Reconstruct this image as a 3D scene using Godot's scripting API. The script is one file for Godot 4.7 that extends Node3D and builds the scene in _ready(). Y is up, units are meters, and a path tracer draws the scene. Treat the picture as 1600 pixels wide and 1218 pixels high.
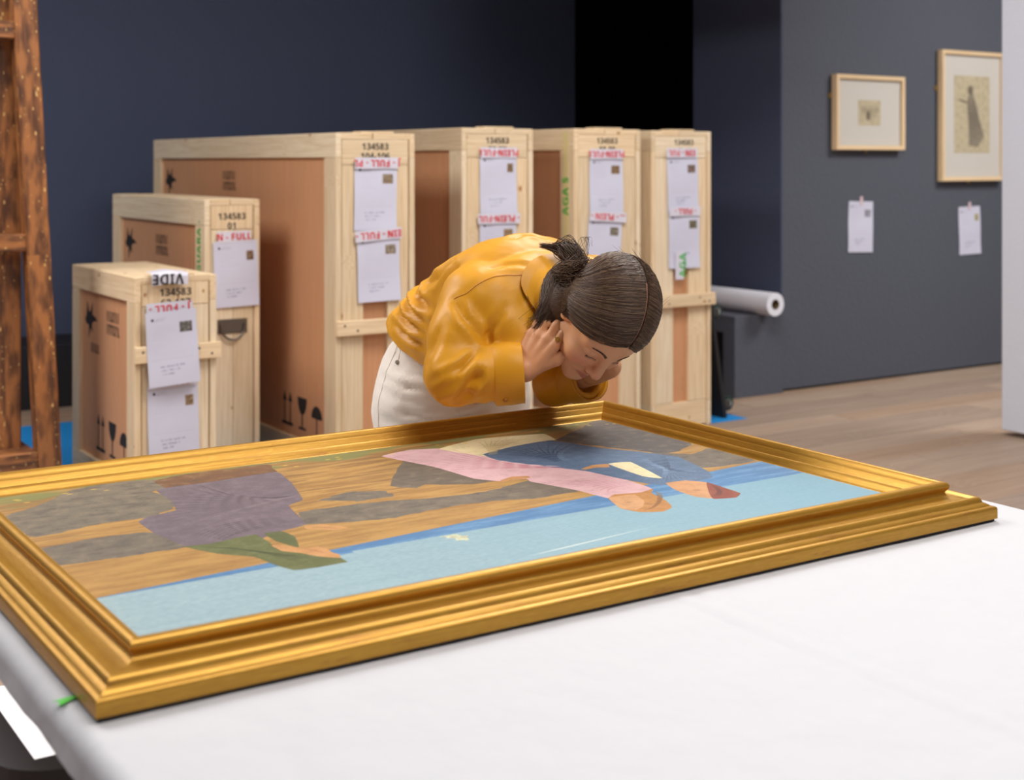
extends Node3D
# World axes are the room's: x runs along the picture wall and the table, y is up, -z runs away from the camera's side.

const EYE := 1.40          # camera height
const TABLE := 0.78        # table top
const CW := 1.349          # canvas size
const CH := 0.898

var rng := RandomNumberGenerator.new()
var M := {}

# ---------------------------------------------------------------- mesh collector
class G:
	var v := PackedVector3Array()
	var n := PackedVector3Array()
	var t := PackedVector2Array()
	var c := PackedColorArray()
	var i := PackedInt32Array()
	var col := Color(1, 1, 1)
	func put(p: Vector3, nn: Vector3, uv := Vector2()) -> int:
		v.append(p); n.append(nn); t.append(uv); c.append(col)
		return v.size() - 1
	func tri(a: int, b: int, d: int) -> void:
		var x := (v[b] - v[a]).cross(v[d] - v[a])
		if x.dot(n[a] + n[b] + n[d]) > 0.0:
			i.append(a); i.append(d); i.append(b)
		else:
			i.append(a); i.append(b); i.append(d)
	func face(pts: Array, out: Vector3, uvs: Array = []) -> void:   # flat polygon, convex
		var nn: Vector3 = (pts[1] - pts[0]).cross(pts[2] - pts[0]).normalized()
		if nn.dot(out) < 0.0:
			nn = -nn
		var k := []
		for j in pts.size():
			k.append(put(pts[j], nn, uvs[j] if uvs.size() else Vector2()))
		for j in range(1, pts.size() - 1):
			tri(k[0], k[j], k[j + 1])
	func grid(rows: Array, uvs: Array, flip := false, closed := false) -> void:  # rows of Vector3, smooth normals
		var h := rows.size()
		var w: int = rows[0].size()
		var base := v.size()
		for y in h:
			for x in w:
				var x0: int = (x - 1 + w - 1) % (w - 1) if closed else maxi(x - 1, 0)
				var x1: int = (x + 1) % (w - 1) if closed else mini(x + 1, w - 1)
				var dx: Vector3 = rows[y][x1] - rows[y][x0]
				var dy: Vector3 = rows[mini(y + 1, h - 1)][x] - rows[maxi(y - 1, 0)][x]
				var nn := dx.cross(dy)
				nn = nn.normalized() if nn.length() > 1e-12 else Vector3.UP
				put(rows[y][x], -nn if flip else nn, uvs[y][x] if uvs.size() else Vector2(float(x) / w, float(y) / h))
		for y in h - 1:
			for x in w - 1:
				var a := base + y * w + x
				tri(a, a + 1, a + w)
				tri(a + 1, a + w + 1, a + w)
	func tube(pts: Array, radii: Array, sides := 8, caps := true, flat := 1.0) -> void:
		var ref := Vector3.UP
		var d0: Vector3 = (pts[1] - pts[0]).normalized()
		if absf(d0.dot(ref)) > 0.9:
			ref = Vector3.RIGHT
		var side := d0.cross(ref).normalized()
		var base := v.size()
		var m := pts.size()
		var run := 0.0
		for k in m:
			var d: Vector3 = (pts[mini(k + 1, m - 1)] - pts[maxi(k - 1, 0)]).normalized()
			side = (side - d * side.dot(d)).normalized()
			var up := side.cross(d)
			if k > 0:
				run += (pts[k] - pts[k - 1]).length()
			for s in sides + 1:
				var a := TAU * s / sides
				var o := side * cos(a) + up * sin(a) * flat
				put(pts[k] + o * radii[k], (side * cos(a) * flat + up * sin(a)).normalized(), Vector2(float(s) / sides, run))
		for k in m - 1:
			for s in sides:
				var a := base + k * (sides + 1) + s
				tri(a, a + 1, a + sides + 1)
				tri(a + 1, a + sides + 2, a + sides + 1)
		if caps:
			for e in [0, m - 1]:
				var d: Vector3 = (pts[1] - pts[0]).normalized() * -1.0 if e == 0 else (pts[m - 1] - pts[m - 2]).normalized()
				var mid := put(pts[e], d)
				var first := v.size()
				for s in sides + 1:
					put(v[base + e * (sides + 1) + s], d)
				for s in sides:
					tri(mid, first + s, first + s + 1)
	func box(lo: Vector3, hi: Vector3, ch := 0.002, axis := 1, off := Vector2(), sc := Vector2(2.5, 0.625)) -> void:   # chamfered, uv's v runs along axis
		var m := (lo + hi) / 2.0
		var e := (hi - lo) / 2.0
		ch = minf(ch, minf(e.x, minf(e.y, e.z)) * 0.4)
		for a in 3:
			var b := (a + 1) % 3
			var d := (a + 2) % 3
			for s in [-1.0, 1.0]:
				var pts := []
				var uvs := []
				for q in [[-1, -1], [1, -1], [1, 1], [-1, 1]]:
					var p := Vector3()
					p[a] = s * e[a]
					p[b] = q[0] * (e[b] - ch)
					p[d] = q[1] * (e[d] - ch)
					pts.append(m + p)
					uvs.append(_uv(p, a, axis, off, sc))
				var o := Vector3()
				o[a] = s
				face(pts, o, uvs)
		if ch <= 0.0:
			return
		for a in 3:      # edges along a
			var b := (a + 1) % 3
			var d := (a + 2) % 3
			for sb in [-1.0, 1.0]:
				for sd in [-1.0, 1.0]:
					var pts := []
					var uvs := []
					for q in [[-1, 0], [1, 0], [1, 1], [-1, 1]]:
						var p := Vector3()
						p[a] = q[0] * (e[a] - ch)
						p[b] = sb * (e[b] - (ch if q[1] else 0.0))
						p[d] = sd * (e[d] - (0.0 if q[1] else ch))
						pts.append(m + p)
						uvs.append(_uv(p, b, axis, off, sc))
					var o := Vector3()
					o[b] = sb
					o[d] = sd
					face(pts, o, uvs)
		for q in 8:
			var s := Vector3(1 if q & 1 else -1, 1 if q & 2 else -1, 1 if q & 4 else -1)
			face([m + s * Vector3(e.x, e.y - ch, e.z - ch), m + s * Vector3(e.x - ch, e.y, e.z - ch), m + s * Vector3(e.x - ch, e.y - ch, e.z)], s, [off, off, off])
	func _uv(p: Vector3, a: int, axis: int, off: Vector2, sc: Vector2) -> Vector2:
		var along := axis if axis != a else (a + 1) % 3
		var across := 3 - along - a
		return Vector2(p[across] * sc.x, p[along] * sc.y) + off
	func disc(center: Vector3, nn: Vector3, r: float, seg := 16) -> void:
		var s := nn.cross(Vector3.UP if absf(nn.y) < 0.9 else Vector3.RIGHT).normalized()
		var u := s.cross(nn)
		var pts := []
		for k in seg:
			pts.append(center + (s * cos(TAU * k / seg) + u * sin(TAU * k / seg)) * r)
		face(pts, nn)
	func mesh() -> ArrayMesh:
		var a := []
		a.resize(Mesh.ARRAY_MAX)
		a[Mesh.ARRAY_VERTEX] = v
		a[Mesh.ARRAY_NORMAL] = n
		a[Mesh.ARRAY_TEX_UV] = t
		a[Mesh.ARRAY_COLOR] = c
		a[Mesh.ARRAY_INDEX] = i
		var m := ArrayMesh.new()
		m.add_surface_from_arrays(Mesh.PRIMITIVE_TRIANGLES, a)
		return m

# ---------------------------------------------------------------- scene tree helpers
func numbered(parent: Node, called: String) -> String:
	if not parent.has_node(called):
		return called
	var k := 1
	while parent.has_node("%s_%03d" % [called, k]):
		k += 1
	return "%s_%03d" % [called, k]

func obj(called: String, m: Mesh, material: Material, parent: Node = self) -> MeshInstance3D:
	var o := MeshInstance3D.new()
	o.name = numbered(parent, called)
	o.mesh = m
	o.material_override = material
	o.cast_shadow = GeometryInstance3D.SHADOW_CASTING_SETTING_ON
	parent.add_child(o, true)
	return o

func tag(o: Node, label: String, category: String, group := "") -> Node:
	o.set_meta("label", label)
	o.set_meta("category", category)
	if group:
		o.set_meta("group", group)
	return o

func thing(called: String, label: String, category: String, at := Vector3.ZERO, turn := 0.0, group := "") -> Node3D:
	var o := Node3D.new()
	o.name = numbered(self, called)
	add_child(o, true)
	o.position = at
	o.rotation.y = turn
	tag(o, label, category, group)
	return o

func struct(called: String, m: Mesh, material: Material, parent: Node = self) -> MeshInstance3D:
	var o := obj(called, m, material, parent)
	o.set_meta("kind", "structure")
	return o

func block(lo: Vector3, hi: Vector3, ch := 0.0) -> ArrayMesh:
	var g := G.new()
	g.box(lo, hi, ch)
	return g.mesh()

func board(lo: Vector3, hi: Vector3, axis := 1, ch := 0.002) -> ArrayMesh:
	var g := G.new()
	g.box(lo, hi, ch, axis, Vector2(rng.randf(), rng.randf()))
	return g.mesh()

func pine() -> Material:
	return M["pine%d" % (rng.randi() % 4)]

# flat polygons (print, stencils) in a local x/y plane, a hair thick
func flat(polys: Array, depth := 0.0006) -> ArrayMesh:
	var g := G.new()
	for p in polys:
		var pk := PackedVector2Array(p)
		var idx := Geometry2D.triangulate_polygon(pk)
		var k := []
		for q in pk:
			k.append(g.put(Vector3(q.x, q.y, depth), Vector3.BACK))
		for j in range(0, idx.size(), 3):
			g.tri(k[idx[j]], k[idx[j + 1]], k[idx[j + 2]])
		for j in pk.size():
			var a := pk[j]
			var b := pk[(j + 1) % pk.size()]
			var o := Vector3(b.y - a.y, a.x - b.x, 0)
			g.face([Vector3(a.x, a.y, 0), Vector3(b.x, b.y, 0), Vector3(b.x, b.y, depth), Vector3(a.x, a.y, depth)], o)
	return g.mesh()

func words(text: String, cap: float, bold := true) -> TextMesh:
	var f := SystemFont.new()
	f.font_names = PackedStringArray(["Droid Sans"])
	f.font_weight = 700 if bold else 400
	var m := TextMesh.new()
	m.text = text
	m.font = f
	m.font_size = 32
	m.pixel_size = cap / (32 * 0.714)
	m.depth = 0.0006
	m.curve_step = 2.0
	return m

# basis for something printed on a surface: right and up as seen by the reader
func facing(right: Vector3, up: Vector3) -> Basis:
	return Basis(right, up, right.cross(up))

# ---------------------------------------------------------------- textures
func noise(seed_: int, freq: float, oct := 3) -> FastNoiseLite:
	var f := FastNoiseLite.new()
	f.seed = seed_
	f.noise_type = FastNoiseLite.TYPE_SIMPLEX_SMOOTH
	f.frequency = freq
	f.fractal_octaves = oct
	return f

func picture(w: int, h: int, paint: Callable) -> ImageTexture:    # paint(x, y) -> Color in sRGB
	var d := PackedByteArray()
	d.resize(w * h * 3)
	var k := 0
	for y in h:
		for x in w:
			var q: Color = paint.call(x, y)
			d[k] = clampi(int(q.r * 255.0), 0, 255)
			d[k + 1] = clampi(int(q.g * 255.0), 0, 255)
			d[k + 2] = clampi(int(q.b * 255.0), 0, 255)
			k += 3
	return ImageTexture.create_from_image(Image.create_from_data(w, h, false, Image.FORMAT_RGB8, d))

func c8(r: float, g: float, b: float) -> Color:
	return Color(r / 255.0, g / 255.0, b / 255.0)

func wood_picture(w: int, h: int, seed_: int, base: Color, dark: Color, knots: int, contrast: float) -> ImageTexture:
	var r := RandomNumberGenerator.new()
	r.seed = seed_
	var n1 := noise(seed_, 0.012, 2)
	var n2 := noise(seed_ + 7, 0.11, 2)
	var n3 := noise(seed_ + 13, 0.5, 1)
	var ks := []
	for k in knots:
		ks.append([r.randf() * w, r.randf() * h, 1.6 + r.randf() * 2.6])
	return picture(w, h, func(x, y):
		var fx := float(x)
		var dk := 0.0
		for q in ks:
			var ddx: float = x - q[0]
			var ddy: float = (y - q[1]) * 0.85
			var d2 := ddx * ddx + ddy * ddy
			var s: float = q[2] * q[2]
			if d2 < s * 14.0:
				fx += ddx * exp(-d2 / (s * 4.0)) * 1.6
				dk = maxf(dk, clampf(1.5 - sqrt(d2 / s), 0.0, 1.0))
		var edge := minf(1.0, minf(float(y), float(h - y)) / 30.0)
		var a := n1.get_noise_2d(fx * 3.2, y * 0.16 * edge)
		var b := n2.get_noise_2d(fx * 1.7, y * 0.05 * edge)
		var e := n3.get_noise_2d(fx, y * 0.04 * edge)
		var band := 0.5 + 0.5 * sin(fx * 0.35 + a * 9.0)
		var f := clampf(0.35 + contrast * (band * 0.45 + b * 0.5 + e * 0.25 - 0.2), 0.0, 1.0)
		var q := base.lerp(dark, f)
		return q.lerp(Color(0.60, 0.37, 0.19), dk * 0.8))

func mat(col: Color, rough := 0.6, metal := 0.0, tex: Texture2D = null) -> StandardMaterial3D:
	var m := StandardMaterial3D.new()
	m.albedo_color = col
	m.roughness = rough
	m.metallic = metal
	m.albedo_texture = tex
	return m

func grainy(m: StandardMaterial3D, freq: float, scale: float, strength: float, world := true) -> StandardMaterial3D:
	var t := NoiseTexture2D.new()
	t.noise = noise(5, freq, 3)
	t.width = 256
	t.height = 256
	t.seamless = true
	t.as_normal_map = true
	t.bump_strength = 4.0
	m.normal_enabled = true
	m.normal_texture = t
	m.normal_scale = strength
	m.uv1_triplanar = true
	m.uv1_world_triplanar = world
	m.uv1_scale = Vector3.ONE * scale
	return m

func make_materials() -> void:
	for k in 4:
		var tex := wood_picture(192, 640, 40 + k, c8(238, 222, 194), c8(214, 189, 152), 9, 0.8)
		M["pine%d" % k] = mat([Color(1, 1, 1), Color(0.97, 0.94, 0.9), Color(1, 0.97, 0.93), Color(0.95, 0.93, 0.9)][k], 0.72, 0.0, tex)
	M.ply = mat(Color(1, 1, 1), 0.75, 0.0, wood_picture(256, 512, 91, c8(214, 160, 118), c8(188, 134, 94), 0, 0.45))
	M.plank = []
	for k in 3:
		var q := mat([Color(1, 1, 1), Color(0.93, 0.93, 0.94), Color(0.98, 0.95, 0.92)][k], 0.5, 0.0, wood_picture(128, 512, 120 + k, c8(182, 160, 140), c8(152, 130, 112), 0, 0.9))
		M.plank.append(q)
	M.easel = mat(Color(1, 1, 1), 0.42, 0.0, easel_picture())
	M.navy = grainy(mat(c8(66, 74, 98), 0.85), 0.05, 2.0, 0.25)
	M.slate = grainy(mat(c8(80, 84, 95), 0.85), 0.05, 2.0, 0.25)
	M.black_wall = grainy(mat(c8(40, 41, 52), 0.9), 0.05, 2.0, 0.2)
	M.black = mat(c8(26, 26, 30), 0.6)
	M.pale = grainy(mat(c8(202, 206, 217), 0.8), 0.05, 2.0, 0.15)
	M.ceiling = mat(c8(200, 200, 200), 0.9)
	M.ink = mat(c8(34, 30, 30), 0.8)
	M.red_ink = mat(c8(214, 40, 48), 0.6)
	M.green_ink = mat(c8(60, 176, 66), 0.6)
	M.screw = mat(c8(90, 88, 86), 0.4, 0.8)
	M.steel = mat(c8(120, 112, 104), 0.38, 0.85)
	M.tape = mat(c8(214, 212, 224), 0.35)
	M.blue_sheet = grainy(mat(c8(28, 140, 214), 0.55), 0.03, 3.0, 0.4)
	M.cloth = grainy(mat(c8(197, 198, 202), 0.75), 0.02, 1.6, 0.3)
	M.grey_plastic = mat(c8(66, 64, 68), 0.5)
	M.white_board = mat(c8(240, 240, 240), 0.6)
	M.gold = mat(Color(1, 1, 1), 0.40, 0.55, gold_picture())
	M.frame_oak = mat(Color(1, 1, 1), 0.5, 0.0, wood_picture(128, 256, 150, c8(236, 210, 170), c8(212, 178, 132), 0, 0.6))
	M.mount = mat(c8(200, 196, 187), 0.85)
	M.rubber = mat(c8(30, 48, 44), 0.6)
	M.hub = mat(c8(176, 190, 184), 0.35, 0.5)
	M.bubble = mat(c8(232, 234, 244), 0.45)
	M.card = mat(c8(120, 100, 70), 0.85)

func easel_picture() -> ImageTexture:
	var n1 := noise(3, 0.02, 3)
	var n2 := noise(4, 0.09, 2)
	var r := RandomNumberGenerator.new()
	r.seed = 77
	var spots := []
	for k in 420:
		var cx := r.randf() * 128 if k % 3 else (118.0 + r.randfn() * 5.0)
		spots.append([cx, r.randf() * 1024, 0.4 + pow(r.randf(), 4.0) * (1.3 if k % 3 else 2.0)])
	var tex := picture(128, 1024, func(x, y):
		var a := n1.get_noise_2d(x * 1.2, y * 0.5)
		var b := n2.get_noise_2d(x * 2.2, y * 0.06)
		var q := c8(166, 108, 62).lerp(c8(92, 58, 38), clampf(0.36 + a * 1.5 + b * 0.2, 0.0, 1.0))
		return q.lerp(c8(186, 116, 58), clampf(b * 1.2 - 0.25, 0.0, 0.6)))
	var im := tex.get_image()
	for s in spots:
		var rad: float = s[2]
		for y in range(int(s[1] - rad * 2), int(s[1] + rad * 2) + 1):
			for x in range(int(s[0] - rad), int(s[0] + rad) + 1):
				if x >= 0 and y >= 0 and x < 128 and y < 1024 and Vector2(x - s[0], (y - s[1]) * 0.6).length() < rad:
					im.set_pixel(x, y, c8(226, 186, 116))
	return ImageTexture.create_from_image(im)

func gold_picture() -> ImageTexture:
	var n1 := noise(21, 0.03, 3)
	var n2 := noise(22, 0.2, 2)
	var n3 := noise(23, 0.012, 2)
	return picture(256, 1024, func(x, y):       # x runs across the moulding, y along it
		var a := n1.get_noise_2d(x * 1.8, y * 0.12)
		var b := n2.get_noise_2d(x * 1.2, y * 0.10)
		var q := c8(192, 146, 54).lerp(c8(168, 120, 40), clampf(0.4 + a * 0.35, 0.0, 1.0))
		q = q.lerp(c8(232, 188, 96), clampf(b * 0.6 - 0.1, 0.0, 0.3))
		var worn := n3.get_noise_2d(x * 2.6, y * 0.35) + b * 0.55
		return q.lerp(c8(138, 84, 40), clampf((worn - 0.62) * 4.0, 0.0, 0.4)))

# ---------------------------------------------------------------- start
func _ready() -> void:
	rng.seed = 11
	camera_and_light()
	make_materials()
	room()
	table()
	painting()
	crates()
	crate_papers()
	easel()
	corner_things()
	wall_pictures()
	woman()

func camera_and_light() -> void:
	var cam := Camera3D.new()
	cam.name = "Camera"
	cam.position = Vector3(0, EYE, 0)
	cam.rotation.y = -atan2(0.5494, 0.8355)
	cam.set_frustum(2.0 * 0.05 * 609.0 / 2140.0, Vector2(0, -356.0 / 2140.0 * 0.05), 0.05, 60.0)
	var at := CameraAttributesPhysical.new()
	at.frustum_focal_length = 48.0
	at.frustum_focus_distance = 2.75
	at.frustum_near = 0.05
	at.frustum_far = 60.0
	at.exposure_aperture = 4.2
	cam.attributes = at
	add_child(cam)
	cam.current = true
	var we := WorldEnvironment.new()
	we.name = "Surroundings"
	var e := Environment.new()
	e.background_mode = Environment.BG_COLOR
	e.background_color = Color(0.02, 0.02, 0.022)
	e.tonemap_mode = Environment.TONE_MAPPER_LINEAR
	e.tonemap_exposure = 1.0
	e.sdfgi_enabled = true
	e.ssao_enabled = true
	e.ssil_enabled = true
	we.environment = e
	add_child(we)
	# soft ceiling panels: x, z, width, depth, energy
	for p in [[1.6, -0.4, 1.8, 1.8, 8.2, "over the viewer's end of the table"], [-0.6, -4.9, 2.2, 2.6, 18.0, "above the easel"], [3.4, -3.4, 1.6, 1.6, 11.5, "above the woman and the crates"], [7.6, -3.4, 1.6, 1.6, 15.0, "before the slate wall"]]:
		ceiling_light(p[0], p[1], p[2], p[3], p[4], p[5])

func ceiling_light(x: float, z: float, w: float, d: float, energy: float, place: String) -> void:
	var t := thing("ceiling_light", "square white light panel on the ceiling " + place, "ceiling light", Vector3(x, 3.78, z), 0.0, "light panels on the ceiling")
	var g := G.new()
	g.box(Vector3(-w / 2 - 0.03, -0.05, -d / 2 - 0.03), Vector3(w / 2 + 0.03, 0.0, d / 2 + 0.03), 0.004)
	obj("housing", g.mesh(), mat(c8(230, 230, 230), 0.5), t)
	var glow := mat(c8(255, 250, 242), 0.6)
	glow.emission_enabled = true
	glow.emission = c8(255, 248, 238)
	glow.emission_energy_multiplier = 0.9
	obj("diffuser", block(Vector3(-w / 2, -0.056, -d / 2), Vector3(w / 2, -0.051, d / 2)), glow, t)
	var l := AreaLight3D.new()
	l.name = "glow_light"
	l.area_size = Vector2(w, d)
	l.light_color = c8(255, 252, 250)
	l.light_energy = energy
	l.shadow_enabled = true
	l.rotation.x = -PI / 2
	l.position.y = -0.07
	l.set("area_range", 30.0)
	t.add_child(l)

# ---------------------------------------------------------------- the room
func room() -> void:
	# planks run along x
	var fl := Node3D.new()
	fl.name = "floor"
	fl.set_meta("kind", "structure")
	add_child(fl)
	obj("subfloor", block(Vector3(-2, -0.12, -11), Vector3(12, -0.016, 3)), M.plank[1], fl)
	var w := 0.19
	var ms := []
	for k in 4:
		var g := G.new()
		g.box(Vector3(0, -0.015, 0), Vector3(2.39, 0, w - 0.003), 0.0015, 0, Vector2(0.27 * k, 0.31 * k), Vector2(3.0, 0.4))
		ms.append(g.mesh())
	var row := 0
	var z := -1.0
	while z > -8.3:
		var x := -1.6 - (row * 0.87 - floorf(row * 0.87 / 2.4) * 2.4)
		while x < 11.4:
			var b := obj("plank", ms[rng.randi() % 4], M.plank[rng.randi() % 3], fl)
			b.position = Vector3(x, 0, z - w)
			x += 2.4
		z -= w
		row += 1
	struct("ceiling", block(Vector3(-2, 3.8, -11), Vector3(12, 3.95, 3)), M.ceiling)
	struct("wall_left", block(Vector3(-2.2, 0, -11), Vector3(-2.0, 3.8, 3)), M.navy)
	struct("wall_front", block(Vector3(-2, 0, 3), Vector3(12, 3.8, 3.2)), M.pale)
	struct("wall_far", block(Vector3(12, 0, -11), Vector3(12.2, 3.8, 3)), M.pale)
	struct("wall_back", block(Vector3(-2, 0, -8.65), Vector3(6.13, 3.8, -8.45)), M.navy)
	struct("wall_recess", block(Vector3(6.13, 0, -11), Vector3(12, 3.8, -10.8)), M.black_wall)
	struct("wall_passage", block(Vector3(9.0, 0, -10.8), Vector3(9.15, 3.8, -6.88)), M.black_wall)
	struct("wall_side", block(Vector3(6.0, 0, -10.8), Vector3(6.13, 3.8, -8.65)), M.black_wall)
	var wr := struct("wall_right", block(Vector3(5.96, 0.012, -6.877), Vector3(12, 3.8, -6.068), 0.004), M.slate)
	wr.set_meta("label", "slate grey wall carrying two framed drawings")
	struct("shade_panel_1", block(Vector3(5.948, 0.012, -6.875), Vector3(5.96, 3.8, -6.066), 0.001), M.navy)  # navy facing on the slate wall's end; its shade is put into the colour
	struct("added_soffit_2", block(Vector3(4.5, 2.55, -6.9), Vector3(5.96, 3.8, -4.9), 0.004), M.ceiling)  # unseen dropped ceiling block, added to keep light off the wall end
	struct("wall_near", block(Vector3(5.95, 0.03, -4.484), Vector3(6.09, 3.8, -1.5), 0.004), M.pale)

# ---------------------------------------------------------------- table and cover
func table() -> void:
	var t := thing("work_table", "wide work table with a dark grey lower ring under the white cover", "table", Vector3(1.26, 0, -1.715))
	obj("tabletop", block(Vector3(-0.828, 0.735, -0.955), Vector3(0.85, TABLE - 0.003, 0.955), 0.006), M.white_board, t)
	for sx in [-1, 1]:
		for sz in [-1, 1]:
			obj("leg", block(Vector3(sx * 0.78 - 0.025, 0, sz * 0.88 - 0.025), Vector3(sx * 0.78 + 0.025, 0.735, sz * 0.88 + 0.025), 0.004), M.grey_plastic, t)
	# dark lower ring with rounded corners, open in the middle
	var g := G.new()
	var outer := []
	var inner := []
	var x0 := -0.845
	var x1 := 0.845
	var z0 := -0.9
	var z1 := -0.085
	for k in 4:
		var sx: float = [1, -1, -1, 1][k]
		var sz: float = [1, 1, -1, -1][k]
		for j in 9:
			var a := PI / 2 * (k + j / 8.0)
			var cx: float = (x1 if sx > 0 else x0) - sx * 0.09
			var cz: float = (z1 if sz > 0 else z0) - sz * 0.09
			outer.append(Vector3(cx + cos(a) * 0.09, 0, cz + sin(a) * 0.09))
			inner.append(Vector3((x1 if sx > 0 else x0) - sx * 0.05, 0, (z1 if sz > 0 else z0) - sz * 0.05))
	outer.append(outer[0])
	inner.append(inner[0])
	var lo := Vector3.UP * 0.575
	var hi := Vector3.UP * 0.615
	for k in outer.size() - 1:
		g.face([outer[k] + hi, outer[k + 1] + hi, inner[k + 1] + hi, inner[k] + hi], Vector3.UP)
		g.face([outer[k] + lo, outer[k + 1] + lo, inner[k + 1] + lo, inner[k] + lo], Vector3.DOWN)
		g.face([outer[k] + lo, outer[k + 1] + lo, outer[k + 1] + hi, outer[k] + hi], outer[k] - Vector3(0, 0, -0.49))
		g.face([inner[k] + lo, inner[k + 1] + lo, inner[k + 1] + hi, inner[k] + hi], Vector3(0, 0, -0.49) - inner[k])
	obj("lower_ring", g.mesh(), M.grey_plastic, t)
	# cover: a grid over the top, then rounded over the edge and hanging a hand's width
	var n1 := noise(61, 1.6, 3)
	var n2 := noise(62, 7.0, 2)
	g = G.new()
	var xs := _spaced(-0.827, 0.85, 150)
	var zs := _spaced(-0.955, 0.955, 120)
	var rows := []
	var uvs := []
	for zz in zs:
		var r := []
		var u := []
		for xx in xs:
			var px := clampf(xx, -0.817, 0.84)
			var pz := clampf(zz, -0.945, 0.945)
			var ex: float = maxf(-0.817 - xx, xx - 0.84)
			var ez: float = absf(zz) - 0.945
			var p := Vector3(px, TABLE, pz)
			var hang := 0.0
			if ex > 0 or ez > 0:
				var out := Vector2(maxf(ex, 0) * signf(xx), maxf(ez, 0) * signf(zz))
				var d := maxf(maxf(ex, 0), maxf(ez, 0))
				var dir := out.normalized()
				var rad := 0.024
				if d < rad * PI / 2:
					p += Vector3(dir.x, 0, dir.y) * sin(d / rad) * rad
					p.y -= (1.0 - cos(d / rad)) * rad
				else:
					hang = d - rad * PI / 2
					p += Vector3(dir.x, 0, dir.y) * (rad + hang * 0.10 + 0.012 * n1.get_noise_2d(xx * 3.0 + 9.0, zz * 3.0) * minf(1.0, hang * 20.0))
					p.y -= rad + hang
			else:
				var seam: float = xx - 0.016 - 0.004 * n1.get_noise_1d(zz * 4.0)
				p.y += (0.006 * exp(-pow(seam / 0.007, 2.0)) + 0.0035 * exp(-pow((seam - 0.045) / 0.012, 2.0))) * smoothstep(0.19, 0.25, zz)
				p.y += 0.0008 * n1.get_noise_2d(xx * 2.0, zz * 1.2) + 0.0003 * n2.get_noise_2d(xx, zz)
			r.append(p)
			u.append(Vector2(xx, zz))
		rows.append(r)
		uvs.append(u)
	g.grid(rows, uvs, true)
	var cv := obj("table_cover", g.mesh(), M.cloth)
	cv.position = Vector3(1.26, 0, -1.715)
	tag(cv, "smooth white cover over the table under the gilt frame, seamed down the middle", "table cover")
	var gs := G.new()
	gs.box(Vector3(-0.5, 0.0, -0.5), Vector3(0.62, 0.012, 0.5), 0.002)
	var fs := obj("floor_board", gs.mesh(), M.white_board)
	fs.position = Vector3(0.72, 0, -3.28)
	tag(fs, "white foam board lying on the floor below the table's left end", "board")
	# green painter's tape scrap poking out from under the frame's left side
	var gt := flat([[Vector2(0, 0), Vector2(0.03, 0.004), Vector2(0.031, 0.012), Vector2(0.004, 0.016), Vector2(0.010, 0.009)]], 0.0006)
	var sc := obj("tape_scrap", gt, mat(c8(84, 200, 66), 0.6))
	sc.transform = Transform3D(facing(Vector3(0.94, 0, -0.34), Vector3(-0.34, 0, -0.94)), Vector3(0.424, TABLE + 0.0015, -1.585))
	tag(sc, "small scrap of bright green tape under the frame's near left corner", "tape")

func _spaced(lo: float, hi: float, n: int) -> Array:     # even over the top, fine round the edge, coarse down the hang
	var a := []
	for h in [0.0, 0.006, 0.012, 0.02]:
		a.append(lo + 0.01 - 0.024 * PI / 2 - (0.02 - h))
	for k in 8:
		a.append(lo + 0.01 - 0.024 * PI / 2 * (1.0 - (k + 1) / 9.0))
	for k in n + 1:
		a.append(lerpf(lo + 0.01, hi - 0.01, float(k) / n))
	for k in 8:
		a.append(hi - 0.01 + 0.024 * PI / 2 * (k + 1) / 9.0)
	for h in [0.0, 0.025, 0.05, 0.07]:
		a.append(hi - 0.01 + 0.024 * PI / 2 + h)
	return a

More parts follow.
